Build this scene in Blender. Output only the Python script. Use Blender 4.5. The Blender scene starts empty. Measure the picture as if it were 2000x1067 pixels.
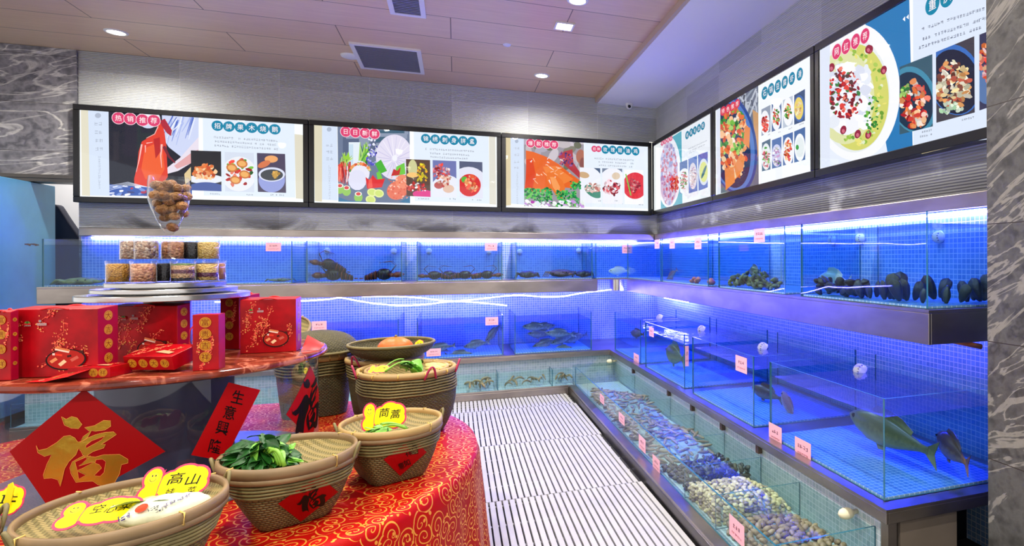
import bpy, bmesh, math, random
from mathutils import Vector, Matrix, Euler, noise
from mathutils.geometry import tessellate_polygon
from mathutils.bvhtree import BVHTree
sc = bpy.context.scene
col = sc.collection
PI = math.pi

# ---------------------------------------------------------------- camera, world, exposure
FPX, PX, PY, RO, EYE = 1135.0, 1300.0, 507.3, .0042, 1.30
YAW = math.atan(409 / 1135)
FW = Vector((math.sin(YAW), math.cos(YAW), 0)); RT = Vector((math.cos(YAW), -math.sin(YAW), 0)); UP = Vector((0, 0, 1))
CAM = Vector((0, 0, EYE))
cx_, cy_ = (RT - UP * RO).normalized(), (UP + RT * RO).normalized()
cd = bpy.data.cameras.new('camera'); cam = bpy.data.objects.new('camera', cd); col.objects.link(cam)
cam.matrix_world = Matrix(((cx_.x, cy_.x, -FW.x, 0), (cx_.y, cy_.y, -FW.y, 0), (cx_.z, cy_.z, -FW.z, EYE), (0, 0, 0, 1)))
cd.sensor_fit = 'HORIZONTAL'; cd.sensor_width = 36; cd.lens = FPX / 2000 * 36
cd.shift_x = -(PX - 1000) / 2000; cd.shift_y = -(533.5 - PY) / 2000; cd.clip_start = .05
sc.camera = cam
vs = sc.view_settings
sc.display_settings.display_device = 'sRGB'
vs.view_transform = 'Standard'; vs.look = 'None'; vs.gamma = 1; vs.use_curve_mapping = False; vs.exposure = 0.0
W = bpy.data.worlds.new('hall_ambient'); sc.world = W; W.use_nodes = True
W.node_tree.nodes['Background'].inputs[0].default_value = (.68, .66, .66, 1)
W.node_tree.nodes['Background'].inputs[1].default_value = 1.8
sc.cycles.max_bounces = 10; sc.cycles.transparent_max_bounces = 48; sc.cycles.diffuse_bounces = 4; sc.cycles.glossy_bounces = 4
sc.cycles.sample_clamp_indirect = 6; sc.cycles.caustics_reflective = False; sc.cycles.caustics_refractive = False
LED_POWER, SIGN_POWER, DOWN_POWER = 240.0, 1.1, 150.0

# ---------------------------------------------------------------- where a line of sight meets a plane of the room
def ray(px, py):
    du, dv = px - PX, py - PY
    return RT * (du - RO * dv) + FW * FPX - UP * (dv + RO * du)
def atx(px, py, x): d = ray(px, py); return CAM + d * (x / d.x)
def aty(px, py, y): d = ray(px, py); return CAM + d * (y / d.y)
def atz(px, py, z): d = ray(px, py); return CAM + d * ((z - EYE) / d.z)

def lin(c):
    return tuple((v / 12.92 if v <= .04045 else ((v + .055) / 1.055) ** 2.4) for v in (x / 255. for x in c))

# ---------------------------------------------------------------- materials
MATS = {}
class NT:
    def __init__(s, name):
        s.m = bpy.data.materials.new(name); s.m.use_nodes = True; s.t = s.m.node_tree; MATS[name] = s.m
        s.t.nodes.clear(); s.out = s.n('ShaderNodeOutputMaterial')
    def n(s, typ, **kw):
        nd = s.t.nodes.new(typ)
        for k, v in kw.items():
            if k.startswith('i_'):
                key = k[2:]; key = int(key) if key.isdigit() else key.replace('_', ' ')
                s.set(nd, key, v)
            else: setattr(nd, k, v)
        return nd
    def set(s, nd, key, v):
        if isinstance(v, bpy.types.NodeSocket): s.t.links.new(v, nd.inputs[key])
        elif isinstance(v, bpy.types.Node): s.t.links.new(v.outputs[0], nd.inputs[key])
        else:
            if isinstance(v, tuple) and len(v) == 3 and nd.inputs[key].type == 'RGBA': v = v + (1,)
            nd.inputs[key].default_value = v
    def math(s, op, a, b=None, c=None):
        nd = s.n('ShaderNodeMath', operation=op); s.set(nd, 0, a)
        if b is not None: s.set(nd, 1, b)
        if c is not None: s.set(nd, 2, c)
        return nd.outputs[0]
    def mix(s, f, a, b):
        nd = s.n('ShaderNodeMix', data_type='RGBA'); s.set(nd, 0, f); s.set(nd, 6, a); s.set(nd, 7, b); return nd.outputs[2]
    def ramp(s, f, stops):
        nd = s.n('ShaderNodeValToRGB'); s.set(nd, 0, f); e = nd.color_ramp.elements
        while len(e) < len(stops): e.new(.5)
        for el, (p, c) in zip(e, stops): el.position = p; el.color = tuple(c) + (1,)
        return nd.outputs[0]
    def bump(s, h, strength=.3, dist=.01):
        return s.n('ShaderNodeBump', i_Strength=strength, i_Distance=dist, i_Height=h).outputs[0]
    def pos(s): return s.n('ShaderNodeNewGeometry').outputs['Position']
    def xyz(s, v):
        nd = s.n('ShaderNodeSeparateXYZ'); s.set(nd, 0, v); return nd.outputs
    def comb(s, x=0., y=0., z=0.):
        nd = s.n('ShaderNodeCombineXYZ'); s.set(nd, 0, x); s.set(nd, 1, y); s.set(nd, 2, z); return nd.outputs[0]
    def noise(s, vec=None, scale=5., detail=3., dist=0.):
        nd = s.n('ShaderNodeTexNoise', i_Scale=scale, i_Detail=detail, i_Distortion=dist)
        if vec is not None: s.set(nd, 'Vector', vec)
        return nd.outputs[0]
    def bsdf(s, base=(.5, .5, .5), rough=.5, metal=0., normal=None, **kw):
        p = s.n('ShaderNodeBsdfPrincipled'); s.set(p, 'Base Color', base); s.set(p, 'Roughness', rough); s.set(p, 'Metallic', metal)
        if normal is not None: s.set(p, 'Normal', normal)
        for k, v in kw.items(): s.set(p, k.replace('_', ' '), v)
        s.t.links.new(p.outputs[0], s.out.inputs[0]); return p
def plain(name, c, rough=.5, metal=0., vary=0., scale=20., bump=0., **kw):
    t = NT(name); b = lin(c); base = b; nrm = None
    if vary or bump:
        tc = t.n('ShaderNodeTexCoord').outputs['Object']; nz = t.noise(tc, scale, 4.)
        if vary: base = t.ramp(nz, [(.3, tuple(v * (1 - vary) for v in b)), (.7, tuple(min(1, v * (1 + vary)) for v in b))])
        if bump: nrm = t.bump(nz, bump, .01)
    t.bsdf(base, rough, metal, nrm, **kw); return t.m

# ---------------------------------------------------------------- mesh building
def newobj(name, me, parent=None):
    o = bpy.data.objects.new(name, me); col.objects.link(o)
    if parent is not None: o.parent = parent
    return o
def root_of(o):
    while o.parent is not None: o = o.parent
    return o
def tag(o, label=None, cat=None, group=None, kind=None):
    if label: o['label'] = label
    if cat: o['category'] = cat
    if group: o['group'] = group
    if kind: o['kind'] = kind
    return o
def thing(name, label, cat, loc=(0, 0, 0), rz=0, group=None):
    o = bpy.data.objects.new(name, None); col.objects.link(o); o.empty_display_size = .05
    o.location = loc; o.rotation_euler = (0, 0, rz); return tag(o, label, cat, group)
def copy_tree(o, parent=None):
    c = o.copy(); col.objects.link(c); c.parent = parent
    for ch in list(o.children): copy_tree(ch, c)
    return c
class MB:
    def __init__(s): s.v = []; s.f = []; s.m = []; s.uv = {}; s.c = {}
    def add(s, vs_, fs, mi=0, uvs=None):
        b = len(s.v); s.v += [Vector(v) for v in vs_]
        for f in fs:
            if uvs: s.uv[len(s.f)] = [uvs[i] for i in f]
            s.f.append([i + b for i in f]); s.m.append(mi)
    def box(s, x0, x1, y0, y1, z0, z1, mi=0, edge=None, M=None):
        v = [Vector((x, y, z)) for x in (x0, x1) for y in (y0, y1) for z in (z0, z1)]
        if M: v = [M @ p for p in v]
        fs = [(0, 1, 3, 2), (4, 6, 7, 5), (0, 4, 5, 1), (2, 3, 7, 6), (0, 2, 6, 4), (1, 5, 7, 3)]
        b = len(s.v); s.v += v
        d = (x1 - x0, y1 - y0, z1 - z0); ax = d.index(min(d))
        for k, f in enumerate(fs):
            s.f.append([i + b for i in f]); s.m.append(mi if edge is None or k // 2 == ax else edge)
    def prism(s, poly, z0, z1, M=None, mi=0):
        n = len(poly); v = [Vector((x, y, z0)) for x, y in poly] + [Vector((x, y, z1)) for x, y in poly]
        if M: v = [M @ p for p in v]
        tri = tessellate_polygon([[Vector((x, y, 0)) for x, y in poly]])
        fs = [tuple(t) for t in tri] + [tuple(i + n for i in reversed(t)) for t in tri]
        fs += [(i, (i + 1) % n, (i + 1) % n + n, i + n) for i in range(n)]
        s.add(v, fs, mi)
    def tube(s, pts, r, n=8, mi=0, cap=True):
        pts = [Vector(p) for p in pts]; rs = r if isinstance(r, (list, tuple)) else [r] * len(pts); rings = []
        up = Vector((0, 0, 1))
        for i, p in enumerate(pts):
            d = (pts[min(i + 1, len(pts) - 1)] - pts[max(i - 1, 0)]).normalized()
            a = d.cross(up)
            if a.length < .05: a = d.cross(Vector((1, 0, 0)))
            a.normalize(); b = d.cross(a)
            rings.append([p + (a * math.cos(2 * PI * k / n) + b * math.sin(2 * PI * k / n)) * rs[i] for k in range(n)])
        v = [q for rg in rings for q in rg]; fs = []
        for i in range(len(pts) - 1):
            for k in range(n): fs.append((i * n + k, i * n + (k + 1) % n, (i + 1) * n + (k + 1) % n, (i + 1) * n + k))
        if cap: fs.append(tuple(range(n))[::-1]); fs.append(tuple((len(pts) - 1) * n + k for k in range(n)))
        s.add(v, fs, mi)
    def lathe(s, prof, c=(0, 0, 0), n=32, mi=0, a0=0, a1=2 * PI, cap=False, fold=None):
        full = abs(a1 - a0 - 2 * PI) < 1e-6; m = n if full else n + 1; v = []
        for r, z in prof:
            for k in range(m):
                a = a0 + (a1 - a0) * k / n; rr = r if fold is None else r * fold(a, z)
                v.append((c[0] + rr * math.cos(a), c[1] + rr * math.sin(a), c[2] + z))
        fs = []
        for i in range(len(prof) - 1):
            for k in range(n):
                k2 = (k + 1) % m; fs.append((i * m + k, i * m + k2, (i + 1) * m + k2, (i + 1) * m + k))
        if cap: fs.append(tuple(range(m))[::-1]); fs.append(tuple((len(prof) - 1) * m + k for k in range(m)))
        s.add(v, fs, mi)
    def ell(s, c, r, n=12, k=8, M=None, mi=0, f=None):
        c = Vector(c); v = []
        for i in range(k + 1):
            t = PI * i / k
            for j in range(n):
                a = 2 * PI * j / n; p = Vector((math.sin(t) * math.cos(a), math.sin(t) * math.sin(a), math.cos(t)))
                if f: p = p * f(p)
                p = Vector((p.x * r[0], p.y * r[1], p.z * r[2]))
                v.append(c + (M @ p if M else p))
        fs = []
        for i in range(k):
            for j in range(n): fs.append((i * n + j, (i + 1) * n + j, (i + 1) * n + (j + 1) % n, i * n + (j + 1) % n))
        s.add(v, fs, mi)
    def grid(s, fn, nu, nv, mi=0, uvf=None):
        v = [fn(i / nu, j / nv) for j in range(nv + 1) for i in range(nu + 1)]
        uv = [uvf(i / nu, j / nv) for j in range(nv + 1) for i in range(nu + 1)] if uvf else None
        s.add(v, [(j * (nu + 1) + i, j * (nu + 1) + i + 1, (j + 1) * (nu + 1) + i + 1, (j + 1) * (nu + 1) + i) for j in range(nv) for i in range(nu)], mi, uv)
    def build(s, name, mats, parent=None, smooth=False, bevel=0, origin=None, angle=None, weld=False):
        if not isinstance(mats, (list, tuple)): mats = [mats]
        if parent is not None: off = root_of(parent).location.copy()
        elif origin is not None: off = Vector(origin)
        else:
            n = len(s.v); off = Vector((sum(p.x for p in s.v) / n, sum(p.y for p in s.v) / n, min(p.z for p in s.v)))
        me = bpy.data.meshes.new(name); me.from_pydata([p - off for p in s.v], [], s.f)
        for m in mats: me.materials.append(m)
        me.polygons.foreach_set('material_index', s.m)
        if s.uv:
            u = me.uv_layers.new(name='UVMap')
            for i, l in s.uv.items():
                for k, li in enumerate(me.polygons[i].loop_indices): u.data[li].uv = l[k]
        if s.c:
            at = me.color_attributes.new('ink', 'FLOAT_COLOR', 'CORNER')
            for i, c in s.c.items():
                for li in me.polygons[i].loop_indices: at.data[li].color = tuple(c) + (1,)
        if weld or s.uv or smooth:
            bm = bmesh.new(); bm.from_mesh(me)
            if weld: bmesh.ops.remove_doubles(bm, verts=bm.verts, dist=1e-5)
            if not s.c: bmesh.ops.recalc_face_normals(bm, faces=bm.faces)
            bm.to_mesh(me); bm.free()
        if smooth: me.polygons.foreach_set('use_smooth', [True] * len(me.polygons))
        o = newobj(name, me, parent)
        if parent is None: o.location = off
        if bevel:
            b = o.modifiers.new('bevel', 'BEVEL'); b.width = bevel; b.segments = 2; b.limit_method = 'ANGLE'
        if angle:
            me.set_sharp_from_angle(angle=angle) if hasattr(me, 'set_sharp_from_angle') else None
        return o
def bvh(mb): return BVHTree.FromPolygons([tuple(p) for p in mb.v], mb.f)

# ---------------------------------------------------------------- flat printed or painted work laid on a surface
_gl = {}
def glyph(ch, off=0.):
    k = (ch, off)
    if k not in _gl:
        cu = bpy.data.curves.new('glyph', 'FONT'); cu.body = ch; cu.offset = off; cu.resolution_u = 2
        ob = bpy.data.objects.new('glyph', cu); col.objects.link(ob); bpy.context.view_layer.update()
        me = bpy.data.meshes.new_from_object(ob.evaluated_get(bpy.context.evaluated_depsgraph_get()))
        vv = [(p.co.x, p.co.y) for p in me.vertices]; ff = [list(p.vertices) for p in me.polygons]
        bpy.data.objects.remove(ob); bpy.data.curves.remove(cu); bpy.data.meshes.remove(me)
        if vv:
            ax = (min(x for x, _ in vv) + max(x for x, _ in vv)) / 2; ay = (min(y for _, y in vv) + max(y for _, y in vv)) / 2
            vv = [(x - ax, y - ay) for x, y in vv]
        _gl[k] = (vv, ff)
    return _gl[k]
def clip_half(poly, nx, ny, d):
    out = []
    for i in range(len(poly)):
        a, b = poly[i], poly[(i + 1) % len(poly)]
        da, db = nx * a[0] + ny * a[1] - d, nx * b[0] + ny * b[1] - d
        if da <= 0: out.append(a)
        if (da < 0 < db) or (db < 0 < da): t = da / (da - db); out.append((a[0] + (b[0] - a[0]) * t, a[1] + (b[1] - a[1]) * t))
    return out
class Art:
    """to3d(u, v, lift) lays the work on its surface; clip is a convex outline, step slices faces that lie on a curve."""
    def __init__(s, to3d, step=0, lift0=.0008, dl=4e-5): s.to3d, s.step, s.l, s.dl = to3d, step, lift0, dl; s.mb = MB(); s.clip = None; s.flip = False
    def setclip(s, quad):
        if quad is None: s.clip = None; return
        a = sum(quad[i][0] * quad[(i + 1) % len(quad)][1] - quad[(i + 1) % len(quad)][0] * quad[i][1] for i in range(len(quad)))
        s.clip = []
        for i in range(len(quad)):
            p, q = quad[i], quad[(i + 1) % len(quad)]; nx, ny = q[1] - p[1], p[0] - q[0]
            if a < 0: nx, ny = -nx, -ny
            s.clip.append((nx, ny, nx * p[0] + ny * p[1]))
    def tri(s, pts, color, mi):
        if s.clip:
            for h in s.clip:
                pts = clip_half(pts, *h)
                if len(pts) < 3: return
        parts = [pts]
        if s.step:
            x0, x1 = min(p[0] for p in pts), max(p[0] for p in pts); parts = []; k = math.floor(x0 / s.step)
            while k * s.step < x1:
                q = clip_half(clip_half(pts, -1, 0, -k * s.step), 1, 0, (k + 1) * s.step)
                if len(q) >= 3: parts.append(q)
                k += 1
        for q in parts:
            b = len(s.mb.v); s.mb.v += [s.to3d(x, y, s.l) for x, y in q]
            s.mb.c[len(s.mb.f)] = color; s.mb.f.append(list(range(b, b + len(q)))); s.mb.m.append(mi)
    def poly(s, pts, color, mi=0):
        s.l += s.dl; c = lin(color)
        if len(pts) == 3: return s.tri(pts, c, mi)
        for t in tessellate_polygon([[Vector((x, y, 0)) for x, y in pts]]): s.tri([pts[i] for i in t], c, mi)
    def rect(s, x0, y0, x1, y1, color, mi=0): s.poly([(x0, y0), (x1, y0), (x1, y1), (x0, y1)], color, mi)
    def ell(s, cx, cy, rx, ry, color, rot=0, n=14, mi=0, wob=0, shear=0):
        s.l += s.dl; c = lin(color); ca, sa = math.cos(rot), math.sin(rot); P = []
        for k in range(n):
            a = 2 * PI * k / n; w = 1 + wob * random.uniform(-1, 1); x, y = rx * math.cos(a) * w, ry * math.sin(a) * w
            X = x * ca - y * sa; P.append((cx + X, cy + x * sa + y * ca + shear * X))
        if s.step or wob:
            for k in range(n): s.tri([(cx, cy), P[k], P[(k + 1) % n]], c, mi)
        else: s.tri(P, c, mi)
    def line(s, pts, w, color, mi=0, w2=None):
        w2 = w if w2 is None else w2; n = len(pts); L, Rr = [], []
        for i in range(n):
            a, b = pts[max(i - 1, 0)], pts[min(i + 1, n - 1)]; dx, dy = b[0] - a[0], b[1] - a[1]; q = math.hypot(dx, dy) or 1
            h = (w + (w2 - w) * i / max(n - 1, 1)) / 2; L.append((pts[i][0] - dy / q * h, pts[i][1] + dx / q * h)); Rr.append((pts[i][0] + dy / q * h, pts[i][1] - dx / q * h))
        s.l += s.dl; c = lin(color)
        for i in range(n - 1): s.tri([L[i], L[i + 1], Rr[i + 1], Rr[i]], c, mi)
    def text(s, st, cx, cy, ex, ey, color, gap=1.05, off=0., mi=0, down=False):
        s.l += s.dl; c = lin(color); n = len(st)
        for i, ch in enumerate(st):
            k = (i - (n - 1) / 2) * gap; ox, oy = (cx - ey[0] * k, cy - ey[1] * k) if down else (cx + ex[0] * k, cy + ex[1] * k)
            vv, ff = glyph(ch, off)
            for f in ff: s.tri([(ox + ex[0] * vv[j][0] + ey[0] * vv[j][1], oy + ex[1] * vv[j][0] + ey[1] * vv[j][1]) for j in f], c, mi)
    def scrib(s, cx, cy, ex, ey, n, color, gap=1.1, down=False, mi=0, fill=1.):
        """print too small to read in the photo: rows of small strokes"""
        s.l += s.dl; c = lin(color)
        for i in range(n):
            if random.random() > fill: continue
            k = (i - (n - 1) / 2) * gap; ox, oy = (cx - ey[0] * k, cy - ey[1] * k) if down else (cx + ex[0] * k, cy + ex[1] * k)
            for q in range(4):
                if random.random() < .5: x0, x1, y = -.42, .42, random.uniform(-.45, .45); w = [(x0, y - .06), (x1, y - .06), (x1, y + .06), (x0, y + .06)]
                else: x, y0, y1 = random.uniform(-.4, .4), -.45, .45; w = [(x - .06, y0), (x + .06, y0), (x + .06, y1), (x - .06, y1)]
                s.tri([(ox + ex[0] * a + ey[0] * b, oy + ex[1] * a + ey[1] * b) for a, b in w], c, mi)
    def build(s, name, mats, parent=None, **kw): return s.mb.build(name, mats, parent, **kw) if s.mb.f else None
# ================================================================ materials of the room
def m_ridge(name, ax):
    t = NT(name); p = t.xyz(t.pos()); h = p[0] if ax == 0 else p[1]; sh = .034 + 7.93 if ax == 0 else -.09 + 7.93
    uv = t.comb(t.math('ADD', h, sh), t.math('ADD', p[2], .01))
    br = t.n('ShaderNodeTexBrick', i_Vector=uv, i_Scale=1., i_Mortar_Size=.0022, i_Bias=0., i_Brick_Width=.793, i_Row_Height=.43,
             i_Color1=lin((210, 214, 212)), i_Color2=lin((184, 188, 188)), i_Mortar=lin((222, 224, 222)), i_Mortar_Smooth=.3)
    br.offset = 0
    wob = t.math('MULTIPLY', t.noise(t.comb(t.math('MULTIPLY', h, 6.), 0., t.math('MULTIPLY', p[2], 40.)), 1., 2.), 1.6)
    rid = t.math('SINE', t.math('ADD', t.math('MULTIPLY', p[2], 2 * PI / .0145), wob))
    st = t.noise(t.comb(t.math('MULTIPLY', h, 1.3), 0., t.math('MULTIPLY', p[2], 2.2)), 1.6, 5., .6)
    # water stains rising from the steel ledge, deepened to paint shade under the light boxes
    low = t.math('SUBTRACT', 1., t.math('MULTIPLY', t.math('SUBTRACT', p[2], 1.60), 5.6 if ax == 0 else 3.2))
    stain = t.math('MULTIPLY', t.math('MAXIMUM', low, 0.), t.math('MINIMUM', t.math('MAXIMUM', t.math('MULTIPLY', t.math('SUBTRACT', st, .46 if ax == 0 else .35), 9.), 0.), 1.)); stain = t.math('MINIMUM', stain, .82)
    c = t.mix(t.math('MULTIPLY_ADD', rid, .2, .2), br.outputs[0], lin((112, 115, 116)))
    c = t.mix(stain, c, lin((52, 50, 54)))  # stain holds water stains and the painted shade under the light boxes
    t.bsdf(c, .55, 0, t.bump(rid, .55, .004)); return t.m
def m_marble(name, dark, mid, vein_, sc_=1., vmax=.36):
    t = NT(name); g = t.pos(); wv = t.noise(g, 1.3 * sc_, 5., 1.2)
    rot = t.n('ShaderNodeVectorRotate', i_Vector=g, i_Axis=(1, .35, 0), i_Angle=.6).outputs[0]
    q = t.xyz(rot); band = t.noise(t.comb(t.math('MULTIPLY', q[0], .7), t.math('MULTIPLY', q[1], .7), t.math('MULTIPLY', q[2], 3.4)), 1.8 * sc_, 8., 1.6)
    fine = t.noise(g, 22 * sc_, 6.); b2 = t.noise(t.comb(t.math('MULTIPLY', q[0], .5), t.math('MULTIPLY', q[1], .5), t.math('MULTIPLY', q[2], 2.2)), 2.6 * sc_, 6., 2.2); f = fine
    c = t.ramp(t.math('ADD', t.math('MULTIPLY', fine, .55), t.math('MULTIPLY', band, .45)), [(.36, lin(dark)), (.52, lin(mid)), (.62, lin(dark)), (.72, lin(mid))])
    def vein(src, at, w): return t.math('MAXIMUM', t.math('SUBTRACT', 1., t.math('DIVIDE', t.math('ABSOLUTE', t.math('SUBTRACT', src, at)), w)), 0.)
    k = t.math('MINIMUM', t.math('ADD', vein(band, .53, .018), t.math('MULTIPLY', vein(b2, .60, .03), .8)), 1.); k = t.math('MULTIPLY', k, t.math('MULTIPLY_ADD', fine, 1.2, .15)); c = t.mix(t.math('MINIMUM', k, vmax), c, lin(vein_))
    p = t.xyz(g); j = t.math('FRACT', t.math('DIVIDE', t.math('ADD', p[2], .265), .4215)); seam = t.math('LESS_THAN', j, .008)
    c = t.mix(seam, c, lin((48, 40, 36))); t.bsdf(c, .34, 0, t.bump(f, .25, .01)); return t.m
def m_wood():
    t = NT('lacquered_ceiling_wood'); p = t.xyz(t.pos())
    uv = t.comb(t.math('ADD', p[0], .034 + 8.66), t.math('ADD', p[1], 4.826 - .04))
    br = t.n('ShaderNodeTexBrick', i_Vector=uv, i_Scale=1., i_Mortar_Size=.004, i_Brick_Width=1.732, i_Row_Height=.456, i_Color1=lin((244, 214, 172)),
             i_Color2=lin((232, 198, 156)), i_Mortar=lin((80, 60, 48)), i_Mortar_Smooth=.1)
    br.offset = .5
    gr = t.noise(t.comb(t.math('MULTIPLY', p[0], 2.), t.math('MULTIPLY', p[1], 30.), 0.), 1.5, 6., .4)
    c = t.mix(t.math('MULTIPLY', gr, .5), br.outputs[0], lin((186, 146, 106)))
    t.bsdf(c, .3, 0, None, IOR=1.45); return t.m
def m_tile(name, rough=.25, c0=(116, 158, 206), c1=(140, 178, 218)):
    t = NT(name); g = t.pos(); p = t.xyz(g); a = .025
    def line(v): return t.math('LESS_THAN', t.math('FRACT', t.math('DIVIDE', t.math('ADD', v, 10.003), a)), .13)
    nrm = t.xyz(t.n('ShaderNodeNewGeometry').outputs['Normal'])
    ax = [t.math('LESS_THAN', t.math('ABSOLUTE', n), .5) for n in nrm]
    l = None
    for v, m in zip(p, ax):
        q = t.math('MULTIPLY', line(v), m); l = q if l is None else t.math('MAXIMUM', l, q)
    cell = t.n('ShaderNodeTexWhiteNoise', i_Vector=t.n('ShaderNodeVectorMath', operation='FLOOR', i_0=t.n('ShaderNodeVectorMath', operation='SCALE', i_0=g, i_Scale=1 / a).outputs[0]).outputs[0]).outputs[0]
    c = t.ramp(cell, [(0, lin(c0)), (1, lin(c1))])
    c = t.mix(l, c, lin((226, 232, 240))); t.bsdf(c, rough, 0); return t.m
def m_steel(name, c=(176, 166, 158), rough=.3, stain=True):
    t = NT(name); g = t.pos(); p = t.xyz(g)
    br = t.noise(t.comb(t.math('MULTIPLY', p[0], 3.), t.math('MULTIPLY', p[1], 3.), t.math('MULTIPLY', p[2], 160.)), 2., 3.)
    bl = t.noise(t.comb(t.math('MULTIPLY', p[0], 2.2), t.math('MULTIPLY', p[1], 2.2), t.math('MULTIPLY', p[2], 5.)), 1.4, 3., .3)
    cc = t.ramp(bl, [(.35, tuple(v * .74 for v in lin(c))), (.62, lin(c))]) if stain else lin(c)
    t.bsdf(cc, t.math('MULTIPLY_ADD', br, .16, rough - .06), 1., t.bump(br, .06, .002)); return t.m
def m_glass(name, tint=(.93, .985, .97), gloss=1.0, pw=5.):
    t = NT(name); tr = t.n('ShaderNodeBsdfTransparent', i_Color=tint); gl = t.n('ShaderNodeBsdfGlossy', i_Roughness=.02, i_Color=(1, 1, 1))
    fc = t.n('ShaderNodeLayerWeight', i_Blend=.5).outputs['Facing']; fr = t.math('MULTIPLY_ADD', t.math('POWER', fc, pw), .55 * gloss, .022 * gloss)
    mx = t.n('ShaderNodeMixShader'); t.set(mx, 0, fr); t.set(mx, 1, tr); t.set(mx, 2, gl)
    t.t.links.new(mx.outputs[0], t.out.inputs[0]); return t.m
def m_water(name, tint, ripple=.10, base=.10, pw=2.8, top=.85, rough=.07):
    t = NT(name); tr = t.n('ShaderNodeBsdfTransparent', i_Color=tint); nz = t.noise(t.pos(), 7., 2., .6)
    gl = t.n('ShaderNodeBsdfGlossy', i_Roughness=rough); bp = t.bump(nz, ripple, .03); t.set(gl, 'Normal', bp)
    lw = t.n('ShaderNodeLayerWeight', i_Blend=.5); t.set(lw, 'Normal', bp); fr = t.math('MULTIPLY_ADD', t.math('POWER', lw.outputs['Facing'], pw), top - base, base)
    mx = t.n('ShaderNodeMixShader'); t.set(mx, 0, fr); t.set(mx, 1, tr); t.set(mx, 2, gl)
    t.t.links.new(mx.outputs[0], t.out.inputs[0]); return t.m
def m_tint(name, tint):
    t = NT(name); tr = t.n('ShaderNodeBsdfTransparent', i_Color=tint); t.t.links.new(tr.outputs[0], t.out.inputs[0]); return t.m
def m_emit(name, c, power):
    t = NT(name); e = t.n('ShaderNodeEmission', i_Color=c, i_Strength=power); t.t.links.new(e.outputs[0], t.out.inputs[0]); return t.m
def m_ink(name, emit=0., rough=.5, metal=0.):
    t = NT(name); a = t.n('ShaderNodeVertexColor', layer_name='ink').outputs[0]
    if emit:
        e = t.n('ShaderNodeEmission', i_Color=a, i_Strength=emit); t.t.links.new(e.outputs[0], t.out.inputs[0]); t.m.cycles.emission_sampling = 'NONE'
    else: t.bsdf(a, rough, metal, Specular_IOR_Level=.18)
    return t.m
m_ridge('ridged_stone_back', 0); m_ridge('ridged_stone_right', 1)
m_marble('dark_marble', (58, 57, 55), (88, 87, 85), (186, 180, 168)); m_marble('grey_marble', (84, 84, 92), (136, 135, 140), (222, 220, 214), .6, .8)
m_wood(); m_tile('mosaic_tile'); m_tile('pale_mosaic_tile', .3, (168, 192, 200), (194, 212, 218)); m_steel('brushed_steel'); m_steel('clean_steel', (200, 198, 194), .2, False); m_steel('dark_steel', (110, 106, 102), .35)
m_glass('tank_glass', (.95, .985, .98)); m_glass('clear_glass', (.985, .99, .99), 1.0); plain('glass_edge', (48, 108, 128), .12)
m_water('water_surface', (.34, .50, .94)); m_tint('water_side', (.68, .84, .95)); m_water('trough_water', (.84, .95, .92), .12, .015, 3.6, .42, .22); m_tint('trough_side', (.86, .91, .92))
m_emit('led_glow', (.09, .085, 1.0), LED_POWER); m_emit('sign_white', (.97, 1, 1), SIGN_POWER); m_emit('downlight_glow', (1, .9, .72), 30)
m_ink('ink_backlit', 1.12); m_ink('ink_print', 0, .45); m_ink('ink_gloss', 0, .22)
plain('white_paint', (228, 230, 236), .6); plain('soffit_white', (248, 248, 252), .45); plain('black_frame', (14, 16, 20), .25); plain('pale_wood', (196, 176, 150), .45)
plain('white_plastic', (232, 232, 228), .35); plain('dark_floor', (40, 40, 42), .7, vary=.2); plain('mat_white', (178, 178, 180), .5, vary=.05, scale=9)
plain('grille_grey', (120, 122, 130), .5); plain('black', (10, 10, 11), .4); plain('lens_black', (6, 6, 8), .1)
plain('blue_steel', (80, 142, 176), .35, vary=.12, scale=3.); plain('navy_cloth', (18, 26, 52), .85, bump=.3, scale=60); plain('scratch_brown', (92, 76, 66), .7)
plain('worn_steel', (136, 124, 110), .42, .45, vary=.15, scale=4.); plain('copper_pipe', (184, 110, 62), .3, .6)

# ================================================================ the room
def struct(name, mb, m, **kw): return tag(mb.build(name, m, **kw), kind='structure')
def boxes(*bs, **kw):
    b = MB()
    for q in bs: b.box(*q, **kw)
    return b
XR, YB = 2.275, 6.62
struct('floor', boxes((-7, 2.6, -2.6, 8.6, -.10, -.021)), MATS['dark_floor'])
struct('ceiling', boxes((-6, 2.6, -2.6, 8.6, 3.18, 3.3)), MATS['lacquered_ceiling_wood'])
struct('wall_back', boxes((-3.15, XR + .15, YB, YB + .15, -.02, 3.18)), MATS['ridged_stone_back'])
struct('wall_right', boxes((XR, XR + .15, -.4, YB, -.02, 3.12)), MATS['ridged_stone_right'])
struct('wall_far', boxes((-6.4, -2.6, 8.3, 8.4, -.02, 3.18)), MATS['white_paint'])
struct('wall_left', boxes((-6, -3.153, YB - .02, YB + .14, 2.06, 3.178)), MATS['grey_marble'])
struct('trim_3', boxes((-6, -3.155, YB - .05, YB + .14, 2.0, 2.058), (-6, -3.155, YB - .07, YB - .05, 2.03, 2.06)), MATS['dark_steel'])
struct('soffit', boxes((1.556, XR + .1, -2.6, YB - .001, 3.121, 3.178)), MATS['soffit_white'])
struct('trim_4', boxes((1.525, 1.555, -2.6, YB - .001, 3.126, 3.179)), MATS['pale_wood'])
struct('pillar', boxes((1.80, 2.274, .5, 1.577, -.02, 3.12)), MATS['dark_marble'])
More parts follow.
